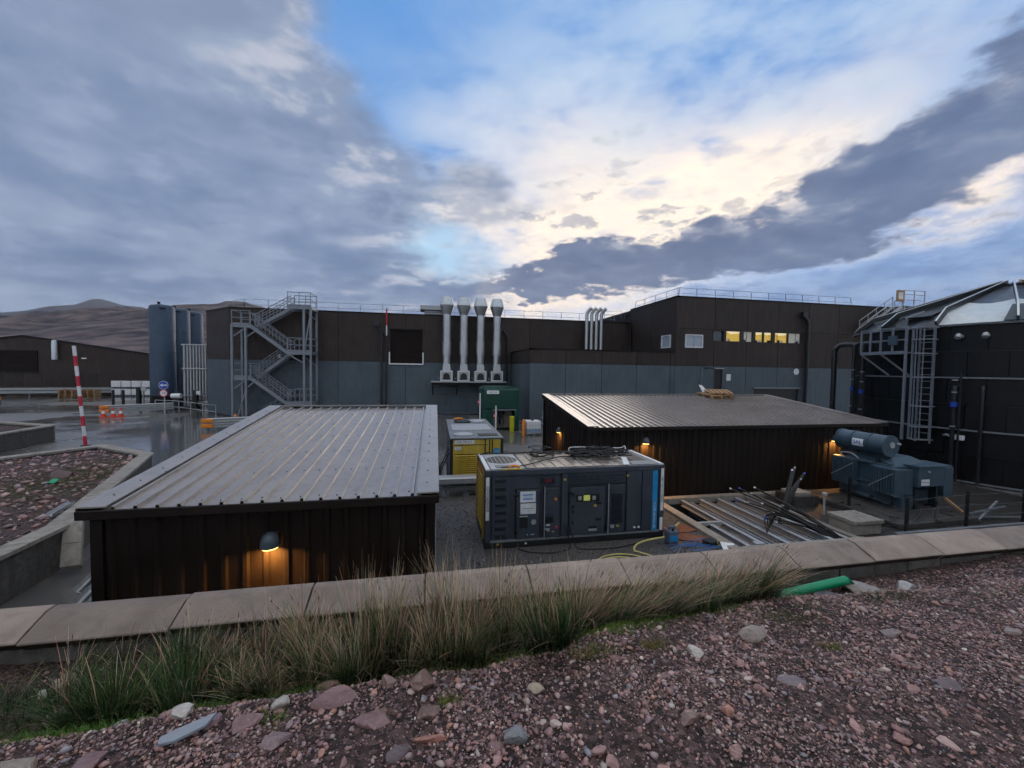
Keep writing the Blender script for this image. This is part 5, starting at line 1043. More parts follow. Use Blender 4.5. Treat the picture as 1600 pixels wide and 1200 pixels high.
for h_ in (.6, 1.1, 1.45): rl.bar((41.3, 28.6, 10.5 + h_), (43.7, 28.6, 10.5 + h_), .05, .05)
rl.build('platform_rail', 'galv', ra); MB().box(40.3, 41.2, 28.45, 28.5, 10.9, 11.9).build('sign_board', 'wood', ra); MB().box(40.5, 41.0, 28.43, 28.449, 11.1, 11.7).build('sign_face', 'white_paper', ra)
for x in (41.4, 43.6): MB().box(x - .08, x + .08, 28.55, 28.7, .02, 10.48).build('post', 'galv', ra)
for x in (37.8, 39.5): MB().box(x - .06, x + .06, 28.6, 28.7, .02, 8.1 + (x - 37.6) * .6).build('post', 'galv_dark', ra)

# ================================================================ PALLETS ON THE LONG SHED ROOF
def pallet(name, loc, rz, label, tilt=0.0, group=None, w=1.2, d=1.0):
    t = thing(name, label, 'pallet', (0, 0, 0), group); WLOC[t] = Vector((0, 0, 0))
    for i in range(6): MB().box(-w / 2 + i * (w - .12) / 5, -w / 2 + i * (w - .12) / 5 + .12, -d / 2, d / 2, .12, .142).build('deck_board', 'wood', t)
    for y in (-d / 2 + .05, 0, d / 2 - .05):
        MB().box(-w / 2, w / 2, y - .05, y + .05, .0, .02).build('runner', 'wood', t); MB().box(-w / 2, w / 2, y - .05, y + .05, .1, .12).build('stringer_board', 'wood', t)
        for x in (-w / 2 + .06, 0, w / 2 - .06): MB().box(x - .06, x + .06, y - .05, y + .05, .02, .10).build('block', 'wood', t)
    t.location = loc; t.rotation_euler = (tilt, 0, rz); return t
zr_ = lambda y: 2.5 + SL * (y - 12.28) + .045
pallet('timber_pallet', (13.55, 17.35, zr_(17.35)), .12, 'wooden pallet lying at the ridge of the long shed roof, under another', math.atan(SL))
pallet('timber_pallet', (13.75, 17.3, zr_(17.3) + .15), -.35, 'wooden pallet lying skewed on top of the other on the shed roof', math.atan(SL) + .04, None, 1.1, .9)
tag(MB().add([(13.2, 17.7, zr_(17.7) + .16), (13.55, 17.75, zr_(17.7) + .16), (13.25, 17.85, zr_(17.7) + .5), (13.05, 17.82, zr_(17.7) + .52), (13.2, 17.72, zr_(17.7) + .16), (13.55, 17.77, zr_(17.7) + .16), (13.25, 17.87, zr_(17.7) + .5), (13.05, 17.84, zr_(17.7) + .52)], [(0, 1, 2, 3), (7, 6, 5, 4), (0, 4, 5, 1), (1, 5, 6, 2), (2, 6, 7, 3), (3, 7, 4, 0)]).build('bent_sheet', 'ibc_white'), 'bent pale sheet sticking up behind the pallets on the shed roof', 'sheet')
# ================================================================ SMALL THINGS BY THE GREEN HOUSING
gh = thing('green_housing', 'tall dark green fuel housing with open lower bay under the flues', 'fuel tank', (4.6, 28, 0))
MB().box(3.3, 5.85, 27.35, 30.6, 1.5, 3.0).build('upper_body', 'green_paint', gh, bevel=.12)
MB().box(3.3, 4.0, 27.35, 30.6, .05, 1.5).box(5.55, 5.85, 27.35, 30.6, .05, 1.5).box(4.0, 5.55, 28.4, 30.6, .05, 1.5).build('lower_body', 'green_paint', gh, bevel=.03)
MB().box(4.0, 5.55, 28.36, 28.39, .1, 1.48).build('bay_back', 'concrete', gh); MB().box(3.95, 5.6, 27.30, 27.36, 1.46, 1.54).build('bay_lintel', 'galv_dark', gh)
MB().box(3.45, 5.7, 27.5, 30.4, 3.0, 3.06).build('roof_plate', 'green_paint', gh); MB().bar((4.8, 27.6, 3.2), (5.9, 28.6, 3.1), .5, .05).build('hatch', 'green_paint', gh)
MB().box(3.55, 4.4, 27.30, 27.34, 2.62, 2.86).build('name_sign', 'ibc_white', gh); text('sign_text', 'GAS OIL', .16, (3.975, 27.295, 2.74), rz90(), 'ink', gh)
MB().tube([(4.6, 28.0, 1.1), (4.6, 28.0, .4)], .05, 8).box(4.5, 4.75, 27.9, 28.1, .9, 1.3).build('pump', 'black', gh)
MB().tube(smoothpath([(4.7, 27.95, 1.0), (4.85, 27.8, .6), (4.6, 27.75, .3), (4.45, 27.85, .8)], 6), .025, 6).build('hose', 'rubber', gh, smooth=True)
tag(MB().lathe([(.17, .02), (.17, .95), (.19, .96), (.19, 1.05), (.06, 1.1)], (5.3, 27.1, 0), 16).build('gas_bottle', 'lime', smooth=True), 'lime yellow upright drum standing in front of the green housing', 'drum')
for x, y, zt_, lb in ((2.95, 26.2, 2.75, 'slim white post with red and white plate, left of the green housing'), (3.62, 23.6, 2.15, 'slim white post with red and white plate before the green housing bay')):
    t = thing('sign_post', lb, 'post', (x, y, 0)); MB().box(x - .04, x + .04, y - .04, y + .04, .01, zt_).build('post', 'white_paint', t); MB().box(x - .16, x - .05, y - .06, y - .05, zt_ - .75, zt_ - .45).build('plate', 'red_paint', t); MB().box(x - .14, x - .07, y - .066, y - .061, zt_ - .65, zt_ - .55).build('plate_patch', 'white_paper', t)
tag(MB().lathe([(.11, .01), (.11, 1.0), (.08, 1.07), (.02, 1.1)], (5.72, 25.2, 0), 16).build('bollard', 'orange_plastic', smooth=True), 'orange yellow bollard beside the caged water tote', 'bollard')
def ibc(x, y, z, label, group=None, fill=True, m='ibc_white', w=.92):
    """Caged plastic tote on its pallet, 1 m cube, front towards -y."""
    t = thing('ibc_tote', label, 'tote', (x, y, z), group)
    MB().box(x - .52 * w, x + .52 * w, y + .03, y + .97, z + .17, z + .98).build('bottle', m, t, bevel=.06)
    if fill: MB().box(x - .524 * w, x + .524 * w, y + .026, y + .974, z + .2, z + .52).build('liquid_band', 'ibc_blue', t, bevel=.05)
    MB().box(x - .5, x + .5, y, y + 1.0, z + .01, z + .04).box(x - .5, x - .38, y, y + 1, z + .04, z + .14).box(x + .38, x + .5, y, y + 1, z + .04, z + .14).box(x - .06, x + .06, y, y + 1, z + .04, z + .14).box(x - .5, x + .5, y, y + 1, z + .14, z + .165).build('pallet_base', 'galv_dark', t)
    cg = MB()
    for q in np.linspace(-.5, .5, 6): cg.bar((x + q, y, z + .16), (x + q, y, z + 1.0), .012, .012).bar((x - .5, y + .5 + q, z + .16), (x - .5, y + .5 + q, z + 1.0), .012, .012).bar((x + .5, y + .5 + q, z + .16), (x + .5, y + .5 + q, z + 1.0), .012, .012)
    for zz in (.3, .5, .7, .98): cg.bar((x - .5, y, z + zz), (x + .5, y, z + zz), .012, .012).bar((x - .5, y, z + zz), (x - .5, y + 1, z + zz), .012, .012).bar((x + .5, y, z + zz), (x + .5, y + 1, z + zz), .012, .012)
    cg.build('cage', 'galv' if fill else 'ibc_white', t); MB().lathe([(.1, .98), (.1, 1.03)], (x, y + .5, z), 14).build('cap', 'black', t)
    return t
ibc(6.38, 25.0, .0, 'caged water tote half full of blue liquid beside the long shed')
tag(MB().box(6.95, 7.0, 25.0, 25.05, .01, 1.7).box(6.9, 6.95, 25.0, 25.05, 1.2, 1.26).box(6.9, 6.95, 25.0, 25.05, .8, .86).build('white_post', 'white_paint'), 'thin white notched post between the tote and the long shed', 'post')

# ================================================================ LEFT YARD
for i, (y, lb) in enumerate(((50.2, 'nearest and fullest seen of three tall dark blue silos'), (52.9, 'middle one of three tall dark blue silos'), (55.6, 'farthest of three tall dark blue silos, beside the pipe rack'))):
    t = thing('silo', lb, 'silo', (-29.36, y, 0), 'three blue silos'); x = -29.36
    MB().lathe([(1.13, .9), (1.13, 10.45), (1.03, 10.66), (.6, 10.8), (.05, 10.85)], (x, y, 0), 40).build('shell', 'silo_blue', t, smooth=True)
    MB().lathe([(1.14, .05), (1.14, .9)], (x, y, 0), 40).build('skirt', 'dark_flash', t, smooth=True)
    for z in (3.2, 5.6, 8.0): MB().lathe([(1.135, -.03), (1.135, .03)], (x, y, z), 40).build('weld_band', 'silo_blue', t, smooth=True)
    MB().lathe([(.12, 10.8), (.12, 11.05), (.16, 11.05), (.16, 11.12)], (x - .3, y, 0), 12).build('vent', 'dark_flash', t); MB().box(x + .35, x + .8, y - 1.1, y - .75, 10.28, 10.4).build('lifting_lug', 'dark_flash', t)
pr_ = thing('pipe_rack', 'upright rack of grey pipes between the silos and the factory corner', 'pipe rack', (-22.7, 43.5, 0))
for k in range(8): MB().tube([(-23.7 + .26 * k, 43.6, .3 if k < 2 else .9), (-23.7 + .26 * k, 43.6, 6.2)], .085, 10).build('pipe', 'galv', pr_, smooth=True)
for z in (6.2, 3.9, 1.3): MB().box(-23.9, -21.6, 43.45, 43.55, z, z + .12).build('cross_rail', 'galv', pr_)
for x in (-23.85, -21.7): MB().box(x - .06, x + .06, 43.7, 43.82, .02, 6.3).build('post', 'galv_dark', pr_)
pk = thing('pump_skid', 'black pump with pale blue motor at the foot of the pipe rack', 'pump', (-23.9, 43.0, 0)); MB().box(-24.6, -22.2, 42.6, 43.2, .02, .35).box(-22.6, -22.3, 42.7, 43.1, .35, 1.9).build('frame', 'black', pk); MB().lathe([(.22, -.45), (.25, .35)], (-24.0, 42.9, 1.35), 14, 'x').build('motor', 'ibc_white', pk); MB().box(-24.3, -23.7, 42.7, 43.1, .35, 1.12).build('stand', 'genset_dark', pk); MB().box(-22.25, -21.9, 42.6, 42.7, 1.5, 1.85).build('notice', 'white_paper', pk)
# W-beam crash barriers
def wbeam(p, q, z, parent, m='galv'):
    p, q = Vector((*p, 0)), Vector((*q, 0)); d = (q - p).normalized(); n_ = Vector((d.y, -d.x, 0))
    pr2 = [(0, -.155), (.08, -.12), (.08, -.06), (0, -.02), (0, .02), (.08, .06), (.08, .12), (0, .155)]
    v_ = []; f_ = []
    for e in (p, q):
        for o2, h_ in pr2: v_.append(e + n_ * (o2 + .03) + Vector((0, 0, z + h_)))
        for o2, h_ in pr2: v_.append(e + n_ * (o2 + .018) + Vector((0, 0, z + h_)))
    for i in range(7): f_ += [(i, i + 1, 17 + i, 16 + i), (8 + i, 24 + i, 25 + i, 9 + i)]
    return MB().add(v_, f_).build('beam', m, parent)
def barrier(label, p, q, zs, step=2.2, ends=None):
    t = thing('crash_barrier', label, 'barrier', (*p, 0)); P, Q = Vector((*p, 0)), Vector((*q, 0)); L_ = (Q - P).length; d = (Q - P) / L_
    for z in zs: wbeam(p, q, z, t)
    n_ = max(1, int(L_ / step))
    for k in range(n_ + 1):
        a = P + d * (L_ * k / n_); MB().box(a.x - .06, a.x + .06, a.y + .02, a.y + .14, .01, max(zs) + .1).build('post', 'galv_dark', t)
    if ends:
        for e in ends:
            for z in zs: MB().box(e[0] - .35, e[0] + .35, e[1] - .16, e[1] - .02, z - .135, z + .135).build('end_cap', 'orange_plastic', t, bevel=.05)
    return t
barrier('double rail crash barrier with orange end by the traffic cones', (-27.2, 38.9), (-23.6, 41.6), (.35, .68), 1.8, [(-27.1, 39.0)])
barrier('double rail crash barrier with orange end beside the brown shed', (-14.8, 29.5), (-12.2, 30.6), (.32, .66), 1.3, [(-14.75, 29.5)])
barrier('long galvanised crash barrier along the foot of the brown warehouse', (-62, 56.2), (-41.5, 61.2), (.62, 1.0), 2.6)
tag(MB().lathe([(.1, .01), (.1, .9), (.02, .95)], (-13.6, 30.6, 0), 12).build('bollard', 'orange_plastic', smooth=True), 'small orange bollard behind the barrier at the factory corner', 'bollard')
hr = thing('pedestrian_rail', 'low grey tubular pedestrian rail in front of the silos', 'railing', (-22.6, 40, 0))
for (p, q) in (((-25.2, 41.9), (-22.57, 40.6)), ((-22.57, 40.6), (-17.6, 36.4))):
    for z in (.5, 1.05): MB().bar((*p, z), (*q, z), .05, .05).build('rail', 'galv', hr)
for x, y in ((-25.2, 41.9), (-22.57, 40.6), (-20.9, 39.2), (-19.25, 37.8), (-17.6, 36.4)): MB().bar((x, y, .01), (x, y, 1.05), .05, .05).build('post', 'galv', hr)
rs = thing('road_sign', 'grey pole with blue arrow disc above a 10 speed limit disc', 'road sign', (-22.78, 39.0, 0))
MB().tube([(-22.78, 39.05, .01), (-22.78, 39.05, 2.9)], .045, 10).build('pole', 'galv', rs)
bd_ = MB().lathe([(.36, 0), (.36, .02)], (-22.8, 38.96, 2.55), 28, 'y').build('arrow_disc', 'white_paper', rs); MB().lathe([(.33, 0), (.33, .01)], (-22.8, 38.948, 2.55), 28, 'y').build('blue_face', 'blue_sign', bd_)
MB().prism([(-23.06, 2.55), (-22.86, 2.71), (-22.86, 2.60), (-22.54, 2.60), (-22.54, 2.50), (-22.86, 2.50), (-22.86, 2.39)], 38.94, 38.946, 'y').build('arrow', 'white_paper', bd_)
sd2 = MB().lathe([(.32, 0), (.32, .02)], (-22.8, 38.96, 1.86), 28, 'y').build('speed_disc', 'red_paint', rs); MB().lathe([(.25, 0), (.25, .01)], (-22.8, 38.948, 1.86), 28, 'y').build('white_face', 'white_paper', sd2); text('speed_text', '10', .34, (-22.8, 38.945, 1.86), rz90(), 'ink', sd2)
CN = [(-26.25, 37.6, 'red and white traffic cone nearest the orange barrier end'), (-25.55, 37.55, 'red and white traffic cone, middle of three by the barrier'), (-25.05, 37.6, 'red and white traffic cone, farthest of three from the barrier end')]
for i, (x, y, lb) in enumerate(CN):
    if i == 0:
        c0 = thing('traffic_cone', lb, 'cone', (x, y, 0), 'traffic cones by the barrier'); MB().box(x - .24, x + .24, y - .24, y + .24, .01, .05).build('base', 'cone_red', c0, bevel=.01); MB().lathe([(.17, .05), (.13, .3)], (x, y, 0), 16).build('lower_cone', 'cone_red', c0, smooth=True); MB().lathe([(.13, .3), (.09, .52)], (x, y, 0), 16).build('white_sleeve', 'white_paint', c0, smooth=True); MB().lathe([(.09, .52), (.035, .78), (.02, .78)], (x, y, 0), 16).build('cone_tip', 'cone_red', c0, smooth=True)
    else: clone(c0, (x - CN[0][0], y - CN[0][1], 0), lb)
for k in range(4):
    for lv in range(2):
        ibc(-41.1 + 1.15 * k, 60.9, 1.04 * lv + .01, f"white tote in the stack by the silos, {['lower', 'upper'][lv]} row, {ORD[k]} from the pallets", 'white totes stacked two high', False, w=1.07)
for i, (x, y, lb) in enumerate(((-44.2, 58.2, 'stack of wooden pallets nearer the striped pole, by the long barrier'), (-42.4, 58.9, 'stack of wooden pallets nearer the white totes, by the long barrier'))):
    t = thing('pallet_stack', lb, 'pallets', (x, y, 0), 'stacks of pallets')
    for k in range(7):
        jx = rnd.uniform(-.05, .05)
        MB().box(x - .75 + jx, x + .75 + jx, y - .5, y + .5, .03 + k * .145, .06 + k * .145).box(x - .75 + jx, x - .6 + jx, y - .5, y + .5, .06 + k * .145, .15 + k * .145).box(x + .6 + jx, x + .75 + jx, y - .5, y + .5, .06 + k * .145, .15 + k * .145).box(x - .07 + jx, x + .07 + jx, y - .5, y + .5, .06 + k * .145, .15 + k * .145).build('pallet', 'wood', t)
for i, (x, lb) in enumerate(((-32.9, 'black bollard in front of the white totes, left of a pair'), (-32.0, 'black bollard in front of the white totes, right of a pair'))):
    tag(MB().lathe([(.12, .01), (.12, 1.55), (.06, 1.6)], (x, 48.4, 0), 12).build('bollard', 'black', smooth=True), lb, 'bollard', 'pair of black bollards')
vp = thing('valve_cabinet', 'black valve cabinet standing against the first silo', 'cabinet', (-30.3, 48.2, 0)); MB().box(-30.55, -30.25, 47.9, 48.3, .02, 1.9).build('cabinet_body', 'black', vp, bevel=.02); MB().lathe([(.25, 0), (.25, .12)], (-29.9, 47.95, 1.7), 16, 'y').build('gauge', 'galv', vp); MB().tube([(-29.9, 48.0, .02), (-29.9, 48.0, 1.5)], .07, 8).build('riser', 'galv_dark', vp)
# striped pole
sp_ = thing('striped_pole', 'tall leaning red and white banded pole standing in the wet yard', 'pole', (-18.0, 24.6, 0))
pb, pt = Vector((-18.02, 24.62, 0.01)), Vector((-18.42, 24.62, 5.25))
for k in range(10):
    a, b_ = pb.lerp(pt, k / 10), pb.lerp(pt, (k + 1) / 10); MB().tube([a, b_], .075, 12).build('band', 'red_paint' if k % 2 == 0 else 'white_paint', sp_, smooth=True)
MB().lathe([(.2, .005), (.2, .05)], (-18.02, 24.62, 0), 14).build('base', 'black', sp_)
# brown warehouse
wh = thing('warehouse', 'dark brown gabled warehouse on the far side of the yard', 'warehouse', (-52, 63, 0))
MB().prism([(-68, .02), (-37.4, .02), (-37.4, 5.55), (-51.4, 7.6), (-68, 5.2)], 61.6, 62.0, 'y').build('gable_wall', 'brown_clad', wh)
MB().box(-67.5, -37.9, 62.0, 84, .02, 3.9).build('wall', 'shed_wall', wh)
MB().prism([(-68.2, 5.2), (-51.4, 7.62), (-37.2, 5.52), (-37.2, 5.68), (-51.4, 7.78), (-68.2, 5.36)], 61.45, 62.05, 'y').build('roof', 'dark_flash', wh)
MB().box(-55, -50.0, 61.5, 61.6, 3.2, 5.8).build('door_recess', 'maroon', wh); MB().box(-55.1, -49.9, 61.42, 61.5, 3.05, 3.2).build('recess_sill', 'dark_flash', wh); MB().box(-45.2, -44.7, 61.45, 61.6, 4.85, 5.0).build('wall_light', 'white_paper', wh)
for k in range(15): MB().box(-67.5 + 2 * k, -65.52 + 2 * k, 61.54, 61.6, .05, 3.0).build('cladding_panel', 'brown_clad', wh)
wf = thing('warehouse_flue', 'pale vertical flue pipe with rounded top on the brown warehouse wall', 'flue', (-47.9, 61.2, 4.6)); MB().lathe([(.27, 4.7), (.27, 6.9), (.2, 7.15), (.05, 7.22)], (-47.9, 61.2, 0), 18).build('pipe', 'white_cowl', wf, smooth=True); MB().box(-48.1, -47.7, 61.2, 61.54, 5.2, 5.3).box(-48.1, -47.7, 61.2, 61.54, 6.5, 6.6).build('bracket', 'galv', wf)
# vehicle just cut by the picture's edge
VX = -2.5
ve = thing('parked_vehicle', 'dark vehicle with an orange light cut by the left picture edge', 'vehicle', (-36 + VX, 41, 0))
MB().prism([(39.0, .45), (42.8, .45), (42.8, 1.0), (41.9, 1.1), (41.3, 1.65), (39.4, 1.65), (39.0, 1.05)], -36.8 + VX, -35.0 + VX, 'x').build('body', 'vehicle_dark', ve, bevel=.06)
for y in (39.75, 42.0):
    for x in (-36.6 + VX, -35.2 + VX): MB().lathe([(.36, -.12), (.38, -.1), (.38, .1), (.36, .12)], (x, y, .38), 20, 'x').build('wheel', 'rubber', ve, smooth=True)
MB().box(-35.2 + VX, -34.98 + VX, 42.4, 42.75, 1.0, 1.3).build('side_light', 'orange_plastic', ve); MB().box(-36.5 + VX, -35.3 + VX, 38.95, 39.2, 1.2, 1.55).build('rear_window', 'window_glass', ve)
# raised beds with coping
def bed(label, poly, z, closed, soil_extra, seg=.95, cw=.40, depth=0.0):
    t = thing('raised_bed', label, 'planting bed', (*poly[0], 0))
    MB().prism(soil_extra, .01, z - .14).build('soil', 'red_soil', t)
    n_ = len(poly)
    for i in range(n_ if closed else n_ - 1):
        p, q = Vector((*poly[i], 0)), Vector((*poly[(i + 1) % n_], 0)); L_ = (q - p).length; d = (q - p) / L_; nn = Vector((-d.y, d.x, 0)); k_ = max(1, round(L_ / seg))
        A = [p + nn * .06, q + nn * .06, q + nn * (cw - .06), p + nn * (cw - .06)]
        MB().prism([(w.x, w.y) for w in A], .008, z - .09).build('wall', 'block', t)
        for j in range(k_):
            a, b_ = p + d * (L_ * j / k_ + .006), p + d * (L_ * (j + 1) / k_ - .006); A = [a, b_, b_ + nn * cw, a + nn * cw]; MB().prism([(w.x, w.y) for w in A], z - .088 + .001 * i, z + .001 * i).build('coping_slab', 'concrete', t, bevel=.01)
    return t
P_ = [(-7.25, 4.2), (-7.7, 10.1), (-10.75, 17.75), (-11.9, 18.55), (-13.9, 19.9), (-15.7, 17.4), (-22, 9.0)]
bed('raised stony bed with pale coping beside the brown shed', P_, .92, False, [(-7.5, 4.3), (-7.95, 10.0), (-10.95, 17.5), (-12.0, 18.25), (-13.8, 19.45), (-15.5, 17.2), (-21.8, 8.8), (-21.8, 4.3)])
bed('far raised bed with stained white block wall at the left edge', [(-20.3, 19.0), (-20.6, 26.3), (-25.5, 28.6), (-29, 28.6)], .92, False, [(-20.5, 19.1), (-20.8, 26.2), (-25.5, 28.3), (-29, 28.3), (-29, 19.1)], 1.5)
rk = thing('raking_coping', 'pale sloping coping slabs stepping down at the corner of the stony bed', 'coping', (-7.2, 9.6, 0))
for i in range(2):
    t0, t1 = i * .5, i * .5 + .495; A = Vector((-7.68, 10.12, .96)); B_ = Vector((-7.32, 9.55, .22)); p, q = A.lerp(B_, t0), A.lerp(B_, t1); sx = Vector((.15, .04, 0)); dn = Vector((.0, .05, -.1))
    MB().add([p - sx, p + sx, q + sx, q - sx, p - sx + dn, p + sx + dn, q + sx + dn, q - sx + dn], [(3, 2, 1, 0), (4, 5, 6, 7), (0, 1, 5, 4), (1, 2, 6, 5), (2, 3, 7, 6), (3, 0, 4, 7)]).build('coping_slab', 'white_paint' if False else 'concrete', rk, bevel=.01)
def channel(p, q, lb):
    p, q = Vector(p), Vector(q); d = (q - p).normalized(); s_ = d.cross(Vector((0, 0, 1))).normalized(); u = s_.cross(d)
    pr3 = [(-.09, .07), (-.08, .0), (.08, .0), (.09, .07)]; v_ = [e + s_ * a + u * b_ for e in (p, q) for a, b_ in pr3]; v_ += [w - u * .008 for w in v_]
    f_ = [(0, 1, 5, 4), (1, 2, 6, 5), (2, 3, 7, 6)]; f_ += [tuple(i + 8 for i in g_[::-1]) for g_ in f_]
    tag(MB().add(v_, f_).build('metal_offcut', 'galv'), lb, 'metal offcut')
channel((-8.75, 10.95, .82), (-8.6, 11.35, 1.0), 'bent pale metal channel lying on the stony bed by the shed'); channel((-6.55, 8.7, .08), (-6.42, 8.98, .3), 'pale metal channel leaning in the gap beside the shed, upper one'); channel((-6.2, 8.15, .05), (-6.1, 8.4, .25), 'pale metal channel leaning in the gap beside the shed, lower one'); channel((-9.3, 9.0, .82), (-9.0, 9.4, .86), 'pale metal channel on the stony bed at the picture edge')
tag(MB().box(-20.25, -20.05, 22.55, 22.75, .01, .95).build('red_post', 'red_paint', bevel=.02), 'red post against the stained bed wall at the left edge', 'post')
# ================================================================ FOREGROUND
import bmesh
def col_attr(me, cols):
    """Per-vertex colour layer 'Col'."""
    a = me.color_attributes.new('Col', 'FLOAT_COLOR', 'POINT'); a.data.foreach_set('color', np.asarray(cols, dtype=np.float32).ravel())
def ico(sub):
    bm = bmesh.new(); bmesh.ops.create_icosphere(bm, subdivisions=sub, radius=1.0); v = np.array([p.co[:] for p in bm.verts]); f = np.array([[p.index for p in q.verts] for q in bm.faces]); bm.free(); return v, f
I1, F1 = ico(1); I2, F2 = ico(2); I3, F3 = ico(3)
PAL = 1.5 * np.array([(.20, .108, .098), (.245, .14, .125), (.16, .088, .085), (.28, .185, .165), (.21, .15, .15), (.33, .255, .22), (.14, .085, .095), (.30, .15, .105), (.17, .155, .165), (.40, .34, .30)])
PW = np.array([.2, .18, .16, .1, .1, .07, .07, .05, .04, .03]); PW = PW / PW.sum()
def gzv(X, Y): return np.array([gz(x, y) for x, y in zip(X, Y)])
def stone_shape(base, rng, rough=.25, cuts=7):
    """Angular stone: a ball pressed flat against a few random planes."""
    v = base * (1 + rng.normal(0, .05, (len(base), 1)))
    for _ in range(cuts):
        n = rng.normal(size=3); n /= np.linalg.norm(n); d = rng.uniform(.45, .82); h = v @ n; over = h > d
        v[over] -= np.outer(h[over] - d, n)
    return v
def rotm(rng, flat=.5):
    a = rng.uniform(0, 6.283); c, s = math.cos(a), math.sin(a); Z = np.array([[c, -s, 0], [s, c, 0], [0, 0, 1]])
    b = rng.normal(0, flat); c, s = math.cos(b), math.sin(b); Xm = np.array([[1, 0, 0], [0, c, -s], [0, s, c]]); return Z @ Xm
LIB1 = [stone_shape(I1, nrng, cuts=5) for _ in range(24)]; LIB2 = [stone_shape(I2, nrng, cuts=9) for _ in range(24)]; LIB3 = [stone_shape(I3, nrng, cuts=11) for _ in range(16)]
def pebbles(name, X, Y, Zs, size, label, sink=.25, lib=LIB1, F=F1, pal=PAL, pw=PW):
    """One mesh of many small stones: far past counting."""
    n = len(X); nv = len(lib[0]); L_ = np.stack(lib); li = nrng.integers(len(lib), size=n); size = np.asarray(size)
    sc_ = np.stack([size, size * nrng.uniform(.55, 1.0, n), size * nrng.uniform(.3, .75, n)], 1); V = L_[li] * sc_[:, None, :]
    b = nrng.normal(0, .3, n); cb_, sb_ = np.cos(b)[:, None], np.sin(b)[:, None]; y_, z_ = V[:, :, 1] * cb_ - V[:, :, 2] * sb_, V[:, :, 1] * sb_ + V[:, :, 2] * cb_
    a = nrng.uniform(0, 6.283, n); ca_, sa_ = np.cos(a)[:, None], np.sin(a)[:, None]; x_ = V[:, :, 0]
    V = np.stack([x_ * ca_ - y_ * sa_ + np.asarray(X)[:, None], x_ * sa_ + y_ * ca_ + np.asarray(Y)[:, None], z_ + (np.asarray(Zs) + size * sink)[:, None]], 2).reshape(-1, 3)
    cc = pal[nrng.choice(len(pal), n, p=pw)] * nrng.uniform(.6, 1.45, (n, 1)); C = np.repeat(np.concatenate([cc, np.ones((n, 1))], 1), nv, 0)
    FF = (F[None] + (np.arange(n) * nv)[:, None, None]).reshape(-1, 3)
    me = bpy.data.meshes.new(name); me.vertices.add(len(V)); me.vertices.foreach_set('co', V.ravel()); me.loops.add(FF.size); me.loops.foreach_set('vertex_index', FF.ravel()); me.polygons.add(len(FF)); me.polygons.foreach_set('loop_start', np.arange(0, FF.size, 3)); me.update(); me.validate()
    col_attr(me, C); o = link(name, me, 'pebble', kind='stuff'); tag(o, label, 'gravel'); return o
def grass_zone(x, y):
    """How grassy the foot of the bank is here (0..1)."""
    lo = interp(x, [-6, -2.2, -.6, .4, 1.0, 1.5, 2.2, 3.0, 3.3], [2.25, 2.3, 2.35, 2.42, 2.5, 2.62, 2.72, 2.9, 3.3])
    return 1.0 if y > lo and x < 3.15 else 0.0
# density falls with distance so that the stones keep about the same size in the picture
N_ = 72000; X = nrng.uniform(-6.5, 11.0, N_ * 3); Y = nrng.beta(1.5, 1.3, N_ * 3) * 2.9 + .35
keep = np.array([(abs(x - y * .3) < 1.75 * y + 1.9) and not (grass_zone(x, y) and nrng.random() < .93) and nrng.random() < .35 + 1.6 * max(0, mnoise.noise(Vector((x * 1.7, y * 1.7, 9.0))) + .25) for x, y in zip(X, Y)]); X, Y = X[keep][:N_], Y[keep][:N_]
sz = np.clip(nrng.lognormal(-5.05, .52, len(X)), .0035, .03)
pebbles('gravel', X, Y, gzv(X, Y), sz, 'reddish purple gravel and chippings covering the foreground bank')
n3 = 2600; X = nrng.uniform(-22, -7.9, n3 * 2); Y = nrng.uniform(6, 19.6, n3 * 2)
def in_bed(x, y): return (x < -7.95 if y < 10 else x < -8.0 - (y - 10) * .43) and y < 19.2 - max(0, -13.8 - x) * 1.25
keep = np.array([in_bed(x, y) for x, y in zip(X, Y)]); X, Y = X[keep], Y[keep]; sz = np.clip(nrng.lognormal(-3.0, .5, len(X)), .02, .14)
pebbles('rubble', X, Y, np.full(len(X), .78), sz, 'reddish rubble stones covering the raised bed beside the shed', lib=LIB1)

